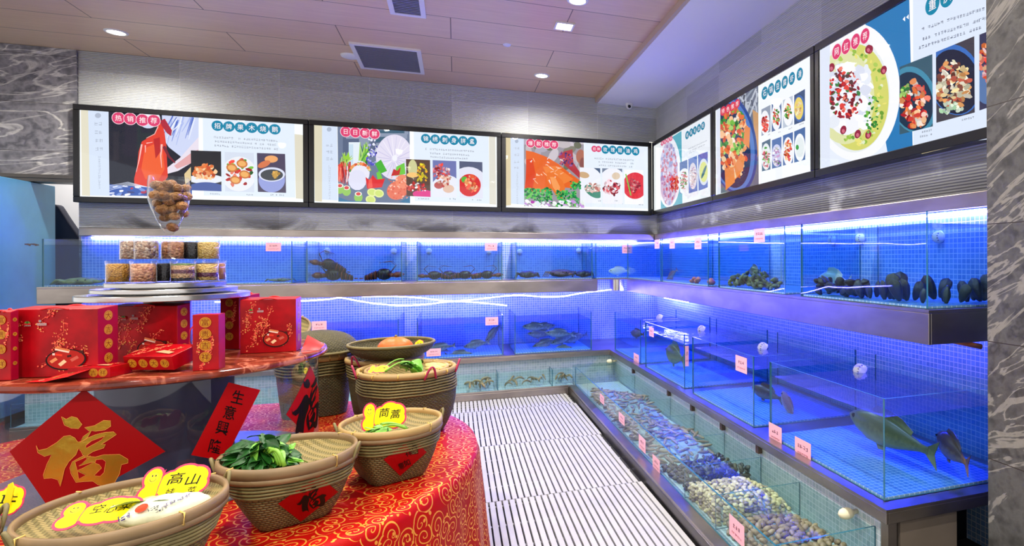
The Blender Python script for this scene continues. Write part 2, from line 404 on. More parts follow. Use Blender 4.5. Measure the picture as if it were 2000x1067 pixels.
# mosaic lining of the tank bays and the steel trim above it
struct('wall_back_tiles', boxes((-3.13, XR - .012, YB - .012, YB - .0005, -.02, 1.53)), MATS['mosaic_tile'])
struct('wall_right_tiles', boxes((XR - .012, XR - .0005, 1.6, YB - .012, -.02, 1.53)), MATS['mosaic_tile'])
struct('trim_1', boxes((-3.13, XR - .055, YB - .05, YB - .0005, 1.532, 1.604)), MATS['brushed_steel'], bevel=.004)
struct('trim_2', boxes((XR - .05, XR - .0005, 1.6, YB - .052, 1.532, 1.604)), MATS['brushed_steel'], bevel=.004)
# slatted mats, one panel per metre towards the tanks
for k, (y0, y1) in enumerate([(5.255, 5.655), (4.25, 5.25), (3.26, 4.245), (2.26, 3.255), (1.26, 2.255), (.3, 1.255)]):
    b = MB(); x = -2.2 + (k % 2) * .017
    while x < 1.0: b.box(x, x + .0255, y0, y1, -.019, .0); x += .0345
    for j in range(5): yy = y0 + .02 + (y1 - y0 - .04) * j / 4; b.box(-2.2, 1.02, yy - .01, yy + .01, -.0208, -.0195)
    where = ['short white slatted floor mat against the back trough', 'white slatted floor mat, second row out from the back trough', 'white slatted floor mat, third row out from the back trough',
             'white slatted floor mat, fourth row out from the back trough', 'white slatted floor mat, fifth row out from the back trough', 'white slatted floor mat, last row at the bottom of the view'][k]
    tag(b.build('slatted_floor_mat', MATS['mat_white']), where, 'floor mat', 'white slatted floor mats')

# ---- ceiling fittings
def downlight(x, y, shape, label, power=DOWN_POWER):
    t = thing('downlight', label, 'ceiling light', (x, y, 3.18), 0, 'recessed downlights')
    b = MB()
    if shape == 'square':
        for q in ((-.075, .075, -.075, -.06), (-.075, .075, .06, .075), (-.075, -.06, -.06, .06), (.06, .075, -.06, .06)): b.box(x + q[0], x + q[1], y + q[2], y + q[3], 3.168, 3.1795)
        b.build('ring', MATS['white_plastic'], t); c = MB(); c.box(x - .06, x + .06, y - .06, y + .06, 3.174, 3.1795); c.build('lamp_lens', MATS['downlight_glow'], t)
    else:
        b.lathe([(.056, -.001), (.058, -.010), (.075, -.008), (.078, -.001)], (x, y, 3.18), 28); b.build('ring', MATS['white_plastic'], t, smooth=True)
        c = MB(); c.lathe([(.0, -.006), (.056, -.004)], (x, y, 3.18), 24); c.build('lamp_lens', MATS['downlight_glow'], t)
    l = bpy.data.lights.new('downlight_lamp', 'SPOT'); l.energy = power; l.color = (1, .94, .86); l.spot_size = 2.9; l.spot_blend = 1.; l.shadow_soft_size = .05
    o = bpy.data.objects.new('lamp', l); col.objects.link(o); o.parent = t; o.location = (0, 0, -.03)
    return t
downlight(-2.604, 5.981, 'round', 'round warm downlight in the ceiling above the roast duck sign')
downlight(.825, 5.98, 'round', 'round warm downlight in the ceiling nearest the back wall at right')
downlight(.822, 4.655, 'square', 'square downlight in the ceiling between two round ones')
downlight(.833, 4.165, 'round', 'round downlight at the top edge of the view, nearest the camera')
for x, y in ((-.9, 4.165), (-2.6, 4.165), (.83, 2.3), (-.9, 2.3), (-2.6, 2.3), (.83, .4), (-.9, .4), (-2.6, .4), (-.9, -1.4), (.83, -1.4), (-3.55, 7.75)):  # last one, in the back room, is added to brighten its white wall
    downlight(x, y, 'round', 'round warm downlight out of this view, in the hall ceiling or added in the back room')
def vent(x0, x1, y0, y1, label):
    t = thing('ceiling_vent', label, 'vent', ((x0 + x1) / 2, (y0 + y1) / 2, 3.165), 0, 'ceiling air vents'); w = .035
    boxes((x0, x1, y0, y0 + w, 3.162, 3.1795), (x0, x1, y1 - w, y1, 3.162, 3.1795), (x0, x0 + w, y0 + w, y1 - w, 3.162, 3.1795), (x1 - w, x1, y0 + w, y1 - w, 3.162, 3.1795)).build('frame', MATS['white_plastic'], t)
    b = MB(); y = y0 + w + .006
    while y < y1 - w - .01: b.box(x0 + w, x1 - w, y, y + .016, 3.166, 3.172); y += .03
    b.build('grille', MATS['grille_grey'], t); boxes((x0 + w, x1 - w, y0 + w, y1 - w, 3.1755, 3.1795)).build('backing', MATS['black'], t)
vent(-.86, -.29, 5.595, 6.29, 'white framed air vent in the wood ceiling above the sashimi sign')
vent(-.46, -.21, 4.35, 4.83, 'small white air vent cut off by the top edge of the view')
b = MB(); b.lathe([(0, -.022), (.055, -.02), (.075, -.012), (.08, -.0005)], (-.905, 5.98, 3.18), 24)
tag(b.build('smoke_detector', MATS['white_plastic'], smooth=True), 'flat white ceiling disc right beside the large air vent', 'smoke detector')
b = MB(); b.lathe([(0, -.014), (.028, -.012), (.036, -.0005)], (.423, 5.227, 3.18), 20)
tag(b.build('ceiling_sensor', MATS['white_plastic'], smooth=True), 'small white round sensor alone on the wood ceiling left of the square downlight', 'sensor')
t = thing('security_camera', 'small white dome security camera under the white soffit in the corner', 'camera', (1.83, 6.56, 3.05))
c = aty(1229, 209, 6.53)
b = MB(); b.lathe([(0, .045), (.042, .045), (.045, .02), (.03, .0)], (c.x, 6.53, c.z), 20, cap=False); b.tube([(c.x, 6.53, c.z + .04), (c.x, 6.53, 3.1205)], .02, 12); b.build('base', MATS['white_plastic'], t, smooth=True)
b = MB(); b.ell((c.x - .005, 6.515, c.z + .004), (.037, .037, .037), 16, 12); b.build('ball', MATS['white_plastic'], t, smooth=True)
b = MB(); b.ell((c.x - .012, 6.484, c.z - .006), (.019, .012, .019), 14, 8); b.build('lens', MATS['lens_black'], t, smooth=True)

# ---- beyond the left end of the back wall
t = thing('steel_cabinet', 'tall pale blue steel cabinet with scratched side at the far left', 'cabinet', (-3.9, 6.3, -.02))
boxes((-4.4, -3.45, 5.85, 6.9, .04, 1.995)).build('body', MATS['blue_steel'], t, bevel=.006)
boxes((-4.38, -3.47, 5.87, 6.88, -.02, .039)).build('plinth', MATS['black'], t)
boxes((-4.37, -3.49, 5.825, 5.848, .1, 1.96)).build('door', MATS['blue_steel'], t, bevel=.004)
b = MB(); random.seed(4)
for k in range(7):
    q = atx(50 + k * 4, 478 + random.uniform(-1, 1), -3.4495); b.box(-3.4498, -3.4485, q.y - .012, q.y + .012, q.z - .004 - .004 * (k % 3), q.z + .006)
b.build('scratch', MATS['scratch_brown'], t)
t = thing('coat', 'dark navy coat hanging behind the blue cabinet, sleeve side showing', 'coat', (-3.5, 7.2, .8))
def coat(u, v):
    top = 1.85 - .55 * max(0, u - .35) ** 1.2 * 1.7; z = top - v * .95; return Vector((-3.75 + .46 * u + .10 * v * u + .012 * math.sin(9 * u + 4 * v), 7.15 + .05 * math.sin(14 * u) * v + .03 * math.sin(5 * u + 3 * v), z))
b = MB(); b.grid(coat, 24, 18); b.grid(lambda u, v: coat(u, v) + Vector((0, .10 + .06 * v, 0)), 24, 18)
for e in (0, 1): b.grid(lambda u, v, e=e: coat(e, v) + Vector((0, (.10 + .06 * v) * u, 0)), 3, 18)
b.grid(lambda u, v: coat(u, 0) + Vector((0, .10 * v, 0)), 24, 3)
b.build('coat_body', MATS['navy_cloth'], t, smooth=True, weld=True)
b = MB(); b.tube([(-3.70, 7.17, 1.82), (-3.70, 6.8995, 1.82)], .008, 8); b.build('hook', MATS['dark_steel'], t)

# ================================================================ steel counters and shelves
def lshape(b, x0, xr, yb, y_end, z0, z1, mi=0, front=.008):
    pass
t = thing('steel_counter', 'low stainless steel counter carrying the lower row of glass tanks', 'counter', (1.8, 4, -.02))
LX, LY, LZ = 1.474, 5.797, .38
boxes((LX, XR - .014, 1.724, YB - .014, LZ - .012, LZ), (-3.12, LX, LY, YB - .014, LZ - .012, LZ)).build('top', MATS['brushed_steel'], t)
boxes((LX, LX + .012, 1.724, LY, .326, LZ - .012), (-3.12, LX + .012, LY, LY + .012, .326, LZ - .012), (LX + .012, XR - .014, 1.724, 1.736, .326, LZ - .012)).build('lip', MATS['brushed_steel'], t, bevel=.002)
boxes((LX + .071, LX + .085, 1.80, LY + .08, -.02, LZ - .014), (-3.12, LX + .071, LY + .07, LY + .084, -.02, LZ - .014)).build('tiled_front', MATS['pale_mosaic_tile'], t)
boxes((LX + .086, LX + .36, 1.75, 1.765, -.02, LZ - .013)).build('end_panel', MATS['worn_steel'], t)
boxes((LX + .361, XR - .014, 2.1, 2.11, -.02, LZ - .013)).build('recess_shade_sheet', MATS['black'], t)  # black sheet stands in for the shade of the open void
boxes((LX + .03, LX + .07, 1.75, 1.79, -.02, LZ - .013)).build('leg', MATS['brushed_steel'], t)
t = thing('steel_shelf', 'stainless steel shelf along both walls carrying the upper row of tanks', 'shelf', (1.9, 4, .965))
SX, SY, S0, S1 = 1.715, 6.06, .965, 1.10
boxes((SX, XR - .014, 1.766, YB - .014, S1 - .012, S1), (-3.15, SX, SY, YB - .014, S1 - .012, S1)).build('top', MATS['brushed_steel'], t)
boxes((SX, SX + .012, 1.766, 5.99, S0, S1 - .013), (SX + .012, XR - .014, 1.766, 1.778, S0, S1 - .013)).build('front_lip', MATS['brushed_steel'], t, bevel=.002).data
boxes((-3.15, 1.415, SY, SY + .012, S0, S1 - .013), (-3.15, -3.138, SY + .012, YB - .014, S0, S1 - .013), (1.403, 1.415, SY + .012, SY + .16, S0, S1 - .013)).build('back_lip', MATS['brushed_steel'], t, bevel=.002)
b = MB(); b.lathe([(.075, S0), (.075, S1 - .013)], (SX - .065, SY + .09, 0), 28, cap=True); b.build('corner_drum', MATS['clean_steel'], t, smooth=True, angle=.8)
for y in (2.4, 3.8, 5.1): b = MB(); b.tube([(SX + .02, y, S1 - .03), (XR - .014, y, S1 - .03)], .015, 8); b.build('bracket', MATS['dark_steel'], t)
for x in (-2.5, -1, .5): b = MB(); b.tube([(x, SY + .02, S1 - .03), (x, YB - .014, S1 - .03)], .015, 8); b.build('bracket', MATS['dark_steel'], t)
boxes((2.150, 2.156, 1.80, 5.0, .99, S1 - .0125)).build('added_light_blocker', MATS['dark_steel'], t)  # added unseen plate, keeps the strip's blue light off the trough
q = atx(1882, 675, 2.0)
b = MB(); b.tube([(1.86, 1.80, .972), (1.98, 1.765, .945)], .011, 12); tag(b.build('copper_pipe', MATS['copper_pipe'], smooth=True), 'short copper pipe end poking out under the steel shelf end', 'pipe')

# kerb and glass troughs on the floor
t = thing('floor_trough', 'low glass floor trough of shellfish along the right counter', 'trough', (1.3, 3.5, -.02))
GX, GZ0, GZ1, TY0 = 1.093, .078, .25, 1.866
boxes((1.03, LX + .07, 1.80, 5.68, -.02, .058)).build('kerb', MATS['dark_steel'], t, bevel=.004)
boxes((1.034, GX + .0085, 1.804, 5.655, .0585, .0745)).build('kerb_cap', MATS['brushed_steel'], t)
boxes((GX + .009, LX + .069, 1.81, 5.68, .0585, .074)).build('floor_tiles', MATS['pale_mosaic_tile'], t)
def pane(name, q, t): return boxes(q, edge=1).build(name, [MATS['tank_glass'], MATS['glass_edge']], t)
pane('front_pane', (GX, GX + .008, TY0, 5.675, GZ0 - .003, GZ1), t); pane('end_pane', (GX + .008, LX + .069, TY0, TY0 + .008, GZ0 - .003, GZ1), t)
DIV = [2.40, 2.776, 3.231, 3.713, 4.186, 5.135]
for y in DIV: pane('divider', (GX + .009, LX + .069, y, y + .006, GZ0 - .003, GZ1 - .02), t)
b = MB(); b.box(GX + .009, LX + .069, TY0 + .009, 5.86, .0745, .238); w = b.build('water', [MATS['trough_water'], MATS['trough_side']], t)
for p in w.data.polygons: p.material_index = 0 if p.normal.z > .5 else 1
for y in DIV[1:]: boxes((LX + .045, LX + .069, y - .012, y + .018, .255, .322)).build('bracket', MATS['scratch_brown'], t)
t = thing('back_floor_trough', 'narrow glass floor trough of live prawns along the back counter', 'trough', (0, 5.75, -.02))
boxes((-3.1, 1.028, 5.66, LY + .069, -.02, .058), (-3.1, 1.028, 5.66, 5.672, .058, .078)).build('kerb', MATS['brushed_steel'], t, bevel=.003)
boxes((-3.09, 1.08, 5.685, LY + .069, .0585, .074)).build('floor_tiles', MATS['pale_mosaic_tile'], t)
pane('front_pane', (-3.1, 1.085, 5.676, 5.684, .0785, GZ1), t)
for x in (-2, -1.2, -.21, .36, .87): pane('divider', (x, x + .008, 5.685, LY + .069, .0745, GZ1 - .015), t)
b = MB(); b.box(-3.1, 1.085, 5.686, LY + .068, .0745, .205); w = b.build('water', [MATS['trough_water'], MATS['trough_side']], t)
for p in w.data.polygons: p.material_index = 0 if p.normal.z > .5 else 1

# ================================================================ glass tanks
def tank(label, x0, x1, y0, y1, z0, z1, wz, group, base='mosaic_tile', sides=(1, 1, 1, 1)):
    t = thing('fish_tank', label, 'fish tank', ((x0 + x1) / 2, (y0 + y1) / 2, z0), 0, group); g = .008; e = .0004
    if base: boxes((x0 + g + e, x1 - g - e, y0 + g + e, y1 - e, z0 + .001, z0 + .009)).build('tank_base', MATS[base], t)
    if sides[0]: pane('front_pane' if sides[0] == 1 else 'side_pane', (x0, x1, y0, y0 + g, z0 + .001, z1), t)
    if sides[1]: pane('left_pane', (x0, x0 + g, y0 + g + e, y1, z0 + .001, z1), t)
    if sides[2]: pane('right_pane', (x1 - g, x1, y0 + g + e, y1, z0 + .001, z1), t)
    if sides[3]: pane('far_pane', (x0 + g + e, x1 - g - e, y1 - g, y1, z0 + .001, z1), t)
    b = MB(); b.box(x0 + g + e, x1 - g - e, y0 + g + e, y1 - (g + e if sides[3] else e), z0 + .0095, wz); w = b.build('water', [MATS['water_surface'], MATS['water_side']], t)
    for p in w.data.polygons: p.material_index = 0 if p.normal.z > .5 else 1
    return t
gU, gL = 'glass tanks on the upper shelf', 'glass tanks on the lower counter'
UZ, UZ1, UW, LZ1, LW = 1.101, 1.488, 1.44, .768, .695
UPB = [(-3.13, -1.397, 'long glass tank at the left end of the upper shelf, behind the jar display'), (-1.285, -.488, 'upper shelf glass tank holding big brown lobsters'),
       (-.357, .439, 'upper shelf glass tank with a low row of small lobsters'), (.570, 1.366, 'upper shelf glass tank with dark crabs, left of the corner')]
for x0, x1, l in UPB: tank(l, x0, x1, 6.09, 6.604, UZ, UZ1, UW, gU, sides=(1, 1, 1, 0))
tank('glass tank in the upper corner with one pale fish', 1.40, 2.259, 6.09, 6.604, UZ, UZ1, UW, gU, sides=(1, 1, 0, 0))
UPR = [(4.977, 6.07, 'first upper tank on the right wall from the corner'), (3.918, 4.95, 'second upper tank on the right wall with pinkish shells'),
       (2.856, 3.741, 'upper tank on the right wall with a heap of green mussels'), (1.80, 2.696, 'nearest upper tank on the right wall, full of dark pen shells')]
for y0, y1, l in UPR: tank(l, 1.745, 2.259, y0, y1, UZ, UZ1, UW, gU, sides=(1, 1, 0, 1))
LOB = [(-2.95, -1.75, 'lower counter tank hidden at the left behind the gift display'), (-1.6, -.50, 'lower counter tank behind the baskets, first of the back row'), (-.345, .427, 'lower counter back tank with a pink tag on its rim and grey fish low down'),
       (.535, 1.30, 'lower counter back tank nearest the corner, crowded with grey fish')]
for x0, x1, l in LOB: tank(l, x0, x1, 5.847, 6.5, LZ + .001, LZ1, LW, gL, sides=(1, 1, 1, 1))
LOR = [(4.894, 5.775, 'lower tank on the right counter farthest from the camera'), (3.842, 4.755, 'lower tank on the right counter with a yellow green fish behind its front'),
       (2.82, 3.698, 'lower tank on the right counter, second from the camera'), (1.79, 2.649, 'largest looking lower tank on the right counter, nearest the camera')]
for y0, y1, l in LOR: tank(l, 1.524, 2.2, y0, y1, LZ + .001, LZ1, LW, gL, sides=(1, 1, 1, 1))

# ---- LED strips
def led(pts, label, r=.005):
    P = [Vector(p) for p in pts]; Q = []
    for i in range(len(P) - 1):
        a, p, q, d = P[max(i - 1, 0)], P[i], P[i + 1], P[min(i + 2, len(P) - 1)]
        for k in range(4): u = k / 4; Q.append(.5 * (2 * p + (q - a) * u + (2 * a - 5 * p + 4 * q - d) * u * u + (3 * p - a - 3 * q + d) * u ** 3))
    b = MB(); b.tube(Q + [P[-1]], r, 8); o = b.build('led_strip', MATS['led_glow']); tag(o, label, 'light strip', 'blue LED strips'); return o
random.seed(2)
P = []
x = -3.05
while x < 2.2: P.append((x, YB - .03, 1.512 + random.uniform(-.012, .004))); x += .22
led(P, 'bright blue LED strip under the steel trim of the back wall')
P = []; y = 6.5
while y > 1.66: P.append((XR - .03, y, 1.512 + random.uniform(-.006, .004))); y -= .25
led(P, 'bright blue LED strip under the steel trim of the right wall')
YS = 6.42
led([aty(x, y, YS) for x, y in ((420, 590), (520, 588), (588, 588), (640, 585), (665, 582), (700, 588), (740, 594), (790, 597), (840, 594), (870, 590), (930, 585), (1005, 577), (1060, 580), (1100, 579), (1140, 572), (1185, 567), (1204, 565))], 'drooping blue LED strip under the back shelf, the long one')
led([aty(x, y, YS - .03) for x, y in ((700, 579), (760, 579), (820, 582), (862, 587), (930, 591), (990, 597))], 'short blue LED strip crossing the long drooping one under the back shelf')
P = [atx(x, y, 2.1) for x, y in ((1228, 566), (1260, 569), (1300, 569), (1345, 565))]
led(P + [(2.2, 5.15, 1.03), (2.235, 4.9, 1.05), (2.235, 4.2, 1.05), (2.235, 3.2, 1.05), (2.235, 2.4, 1.05), (2.235, 1.79, 1.05)], 'blue LED strip along the right wall behind the shelf lip', .010)
led([atx(x, y, 2.17) for x, y in ((1298, 582), (1320, 586), (1344, 590.5))], 'short bright LED piece hanging under the right shelf near the corner')
led([(-3.05, 6.42, .99), (-2.2, 6.42, 1.0), (-1.75, 6.42, .99)], 'blue LED strip under the left end of the back shelf')
# ================================================================ backlit menu boxes on the walls
ZS0, ZS1 = 1.826, 2.686
YF, XF = YB - .085, XR - .085
def signbox(label, a, b, wall):
    """a..b runs left to right as seen from the room: x on the back wall, falling y on the right wall"""
    t = thing('menu_light_box', label, 'sign', ((a + b) / 2, YB - .04, ZS0) if wall == 'back' else (XR - .04, (a + b) / 2, ZS0), 0, 'backlit menu boxes along the walls')
    lo, hi = min(a, b), max(a, b); fr = MB(); w = .045
    for h0, h1, z0, z1 in ((lo, hi, ZS0, ZS0 + .05), (lo, hi, ZS1 - .05, ZS1), (lo, lo + w, ZS0 + .05, ZS1 - .05), (hi - w, hi, ZS0 + .05, ZS1 - .05)):
        fr.box(h0, h1, YF - .004, YB - .0006, z0, z1) if wall == 'back' else fr.box(XF - .004, XR - .0006, h0, h1, z0, z1)
    fr.build('frame', MATS['black_frame'], t, bevel=.004)
    pn = MB(); q = (lo + w, hi - w, YF + .006, YF + .02) if wall == 'back' else (XF + .006, XF + .02, lo + w, hi - w)
    pn.box(q[0], q[1], q[2], q[3], ZS0 + .05, ZS1 - .05); pn.build('lit_panel', MATS['sign_white'], t)
    gl = boxes((lo + w, hi - w, YF - .003, YF - .001, ZS0 + .05, ZS1 - .05) if wall == 'back' else (XF - .003, XF - .001, lo + w, hi - w, ZS0 + .05, ZS1 - .05)); gl.build('cover_glass', MATS['clear_glass'], t)
    return t
def art_on(wall, l0=.0006):
    if wall == 'back':
        def f(px, py, l): p = aty(px, py, YF + .006); p.y -= l; return p
    else:
        def f(px, py, l): p = atx(px, py, XF + .006); p.x -= l; return p
    return Art(f, 0, l0, 1e-5)
INKB = MATS['ink_backlit']
RED, TEAL, GREY, PALE = (222, 62, 112), (14, 132, 168), (150, 156, 172), (214, 226, 246)
def rnd(a, b): return random.uniform(a, b)
def quad(A, pts, c): A.poly(pts, c)
def dish(name, parent, wall, q, bg, plates, foods, seed, extra=None):
    """one framed dish photo: q its four corners, plates = ellipses, foods = (cx, cy, rx, ry, colours, n, size)"""
    random.seed(seed); A = art_on(wall, .0034); A.poly(q, bg); A.setclip(q)
    for p in plates: A.ell(*p[:4], p[4], p[5] if len(p) > 5 else 0, 28)
    for cx, cy, rx, ry, cols, n, sz in foods:
        for k in range(n):
            r = math.sqrt(rnd(0, 1)); a = rnd(0, 2 * PI); c = random.choice(cols); d = rnd(.82, 1.12)
            A.ell(cx + rx * r * math.cos(a), cy + ry * r * math.sin(a), sz * rnd(.6, 1.4), sz * rnd(.4, .9), tuple(min(255, v * d) for v in c), rnd(0, PI), 7, wob=.18)
    if extra: extra(A)
    A.setclip(None); A.build(name, INKB, parent)
def roundels(name, parent, wall, chars, pts, r, col_, ring, slope=0., off=.004, squash=1., fs=1.15):
    A = art_on(wall, .0058)
    for ch, (x, y) in zip(chars, pts):
        if ring: A.ell(x, y, r[0] + ring, r[1] + ring, (250, 214, 226), 0, 26, shear=slope)
        A.ell(x, y, r[0], r[1], col_, 0, 26, shear=slope); A.text(ch, x, y, (r[0] * fs * .98, slope * r[0] * fs), (0, -r[1] * fs), (255, 244, 246), off=off)
    A.build(name, INKB, parent)
def paragraph(name, parent, wall, rows, h, slope, color=GREY, seed=1, wx=None):
    random.seed(seed); A = art_on(wall, .0052); wx = wx or h
    for x0, x1, y in rows:
        n = max(2, int((x1 - x0) / (wx * 1.15))); A.scrib((x0 + x1) / 2, y + slope * 0, (wx, slope * wx), (0, -h), n, color, 1.15, fill=.9)
    A.build(name, INKB, parent)
ORANGE = [(236, 120, 60), (240, 150, 92), (214, 84, 48), (250, 196, 150)]
GREEN = [(66, 150, 60), (120, 190, 70), (40, 110, 50), (170, 214, 110)]
REDS = [(200, 40, 44), (230, 70, 60), (160, 26, 36), (240, 130, 110)]
PINKS = [(232, 150, 160), (206, 96, 110), (246, 206, 206), (180, 70, 90)]
MIXED = REDS + GREEN + [(246, 240, 230), (236, 200, 150), (120, 60, 40)]

# ---- box over the jar display: roast goose
S = signbox('backlit menu box at far left showing a roast goose held by a chef', -3.149, -1.358, 'back'); A = art_on('back', .0003)
A.poly([(158, 208), (172, 209), (176, 383), (160, 382)], (226, 220, 198)); A.poly([(575, 262), (592, 264), (593, 389), (578, 388)], (222, 216, 196))
A.poly([(172, 212), (212, 214), (214, 383), (176, 382)], PALE)
A.poly([(396, 226), (575, 238), (577, 386), (398, 382)], (226, 236, 250)); A.build('printed_background', INKB, S)
random.seed(3); A = art_on('back'); q = [(212, 213), (388, 223), (388, 292), (373, 292), (375, 384), (214, 382)]
A.poly(q, (24, 30, 48)); A.setclip([(212, 213), (388, 223), (389, 385), (214, 382)])
for k in range(16): x = rnd(220, 300); A.rect(x, rnd(225, 330), x + rnd(6, 26), rnd(230, 345), (28 + rnd(0, 12), 34 + rnd(0, 12), 54))
A.poly([(316, 217), (388, 223), (388, 292), (368, 320), (352, 305), (330, 288), (318, 270)], (206, 214, 244))
for k in range(16): x = rnd(318, 382); A.line([(x, rnd(222, 240)), (x - rnd(8, 20), rnd(255, 285))], rnd(2, 5), random.choice([(120, 140, 216), (170, 184, 236), (236, 240, 255), (84, 110, 196)]), w2=1)
A.ell(291, 232, 22, 17, (240, 238, 250), 0, 24); A.ell(290, 243, 14, 8, (208, 216, 240))
A.poly([(388, 268), (388, 310), (348, 334), (326, 340), (324, 330), (352, 308)], (232, 222, 236)); A.poly([(372, 300), (388, 292), (376, 318), (346, 330), (340, 324)], (226, 168, 172))
goose = [(309, 243), (317, 240), (322, 262), (325, 285), (326, 310), (328, 345), (318, 360), (285, 384), (264, 378), (262, 350), (268, 325), (271, 296), (277, 277), (290, 269), (303, 262)]
A.poly(goose, (226, 62, 46)); A.poly([(283, 290), (300, 282), (316, 284), (322, 330), (310, 352), (284, 350), (276, 330)], (240, 96, 52))
A.poly([(313, 236), (322, 232), (336, 255), (334, 266), (326, 260), (316, 246)], (176, 40, 62)); A.line([(320, 286), (330, 306), (342, 318)], 6, (120, 34, 54), w2=3)
for a, w in (([(277, 282), (272, 312), (266, 336)], 3.2), ([(316, 282), (314, 305), (316, 328)], 4), ([(286, 280), (298, 278)], 2), ([(284, 284), (284, 298)], 2.4), ([(309, 247), (302, 262), (286, 270)], 2)): A.line(a, w, (250, 190, 184), w2=1)
A.poly([(300, 272), (312, 268), (314, 296), (304, 310)], (186, 34, 40))
A.poly([(214, 360), (262, 364), (300, 366), (375, 372), (375, 384), (214, 382)], (54, 92, 176))
for k in range(46): A.ell(rnd(216, 372), rnd(364, 383), rnd(3, 9), rnd(1, 3), random.choice([(206, 212, 240), (120, 150, 220), (60, 70, 130), (180, 60, 90), (240, 240, 255)]), rnd(-.5, .5), 8, wob=.2)
for k in range(4): A.line([(214, 372 - k * 3), (250, 362 - k * 2), (290, 366)], .8, (220, 228, 250))
A.poly([(360, 340), (373, 326), (373, 352), (362, 360)], (224, 200, 150)); A.setclip(None); A.build('goose_photo', INKB, S)
roundels('red_title', S, 'back', '热销推荐', [(232, 231), (255, 232.5), (279, 235), (301, 236)], (12.2, 11), RED, 1.2, .06)
roundels('teal_title', S, 'back', '招牌果木烧鹅', [(425, 246), (447.5, 247.5), (470, 249), (492, 250), (514, 252), (537, 253)], (11.4, 10.2), TEAL, 0, .06, .006)
paragraph('description', S, 'back', [(416, 545, 272), (418, 543, 280), (418, 545, 288)], 4.2, .06, seed=5)
paragraph('side_caption', S, 'back', [(189, 196, 242), (189, 197, 259), (190, 198, 275), (190, 198, 291)], 7, 0, (176, 186, 206), 7)
A = art_on('back', .005); A.ell(192, 226, 6, 5, (176, 186, 206)); random.seed(9); A.scrib(195, 337, (5, 0), (0, -4.2), 14, (180, 190, 208), 1.1, down=True); A.build('side_emblem', INKB, S)
dish('dish_photo', S, 'back', [(373, 294), (432, 296), (433, 374), (374, 372)], (36, 38, 46), [(402, 350, 36, 9, (232, 236, 246)), (402, 372, 40, 16, (70, 92, 160))], [(402, 336, 24, 13, ORANGE, 46, 5.5)], 11)
dish('dish_photo', S, 'back', [(439, 297), (496, 299), (497, 376), (440, 374)], (214, 222, 238), [(467, 340, 34, 34, (236, 238, 244))],
     [(466, 338, 25, 27, GREEN + REDS, 36, 5)], 12, lambda A: [A.ell(x, y, 11, 8, (206, 120, 62), .2, 14) or A.ell(x, y, 8, 5.4, (240, 178, 104), .2, 12) for x, y in ((453, 328), (473, 320), (478, 341), (460, 352))])
dish('dish_photo', S, 'back', [(502, 299), (557, 301), (559, 377), (504, 375)], (78, 70, 96), [(530, 311, 13, 7, (240, 170, 110)), (516, 321, 13, 6, (216, 120, 80), -.4), (531, 352, 26, 24, (150, 160, 220)), (531, 341, 26, 14, (222, 226, 246)), (531, 342, 22, 11, (72, 78, 84))],
     [(538, 341, 9, 4.5, [(206, 160, 80), (120, 110, 70)], 10, 4)], 13)
paragraph('dish_caption', S, 'back', [(409, 432, 379), (480, 496, 380.5), (527, 557, 381)], 3, .03, (110, 116, 130), 14)

# ---- sashimi
S = signbox('backlit menu box in the middle of the back wall showing a sashimi platter', -1.353, .463, 'back'); A = art_on('back', .0003)
A.poly([(613, 240), (629, 241), (629, 394), (615, 393)], (220, 212, 186)); A.poly([(955, 261), (967, 262), (969, 400), (956, 399)], (224, 220, 208))
A.poly([(629, 241), (658, 243), (660, 392), (629, 390)], PALE); A.poly([(808, 254), (954, 262), (956, 398), (810, 393)], (226, 236, 250)); A.build('printed_background', INKB, S)
random.seed(21); A = art_on('back'); q = [(659, 242), (800, 252), (801, 397), (661, 394)]
A.poly(q, (108, 122, 150)); A.setclip(q)
for k in range(20): A.rect(rnd(660, 790), rnd(245, 300), rnd(670, 800), rnd(250, 310), random.choice([(86, 100, 130), (140, 152, 176), (206, 212, 220), (60, 96, 120)]))
A.ell(770, 307, 36, 44, (226, 220, 240), 0, 40)
for k in range(22): a = 2 * PI * k / 22; A.line([(770 + 6 * math.cos(a), 311 + 7 * math.sin(a)), (770 + 33 * math.cos(a), 307 + 41 * math.sin(a))], 1.1, random.choice([(196, 190, 226), (244, 240, 250), (206, 204, 232)]))
A.ell(771, 309, 5, 6, (240, 240, 250))
A.rect(681, 278, 704, 326, (226, 236, 244)); A.rect(681, 282, 690, 324, (198, 220, 236))
for k in range(26): A.line([(rnd(700, 716), 322), (rnd(702, 722), rnd(276, 296))], rnd(2, 5), random.choice(GREEN + [(178, 222, 70)]), w2=1)
for k in range(34): A.ell(rnd(716, 736), rnd(272, 322), rnd(1.5, 3.6), rnd(1.5, 3), random.choice([(84, 84, 200), (170, 170, 236), (236, 236, 255), (60, 60, 150)]), rnd(0, 3), 7)
for k in range(12): A.line([(rnd(662, 684), rnd(318, 330)), (rnd(660, 690), rnd(294, 310))], 3, random.choice([(150, 200, 70), (196, 224, 110), (90, 140, 50)]), w2=1)
A.poly([(672, 312), (668, 298), (676, 306), (681, 296), (684, 312)], (150, 206, 60))
for k in range(40): x = rnd(660, 684); A.line([(x, rnd(315, 335)), (x + rnd(-3, 5), rnd(340, 362))], rnd(2, 3.4), random.choice(REDS + [(240, 214, 220)]), w2=1.4)
A.ell(702, 338, 20, 24, (232, 230, 244), 0, 20); A.ell(698, 352, 18, 20, (224, 224, 244))
for k in range(30): a = rnd(PI * 1.05, PI * 1.95); A.ell(703 + 20 * math.cos(a), 338 + 18 * math.sin(a), rnd(2, 4), rnd(2, 4), random.choice(ORANGE + GREEN[:2]), 0, 7)
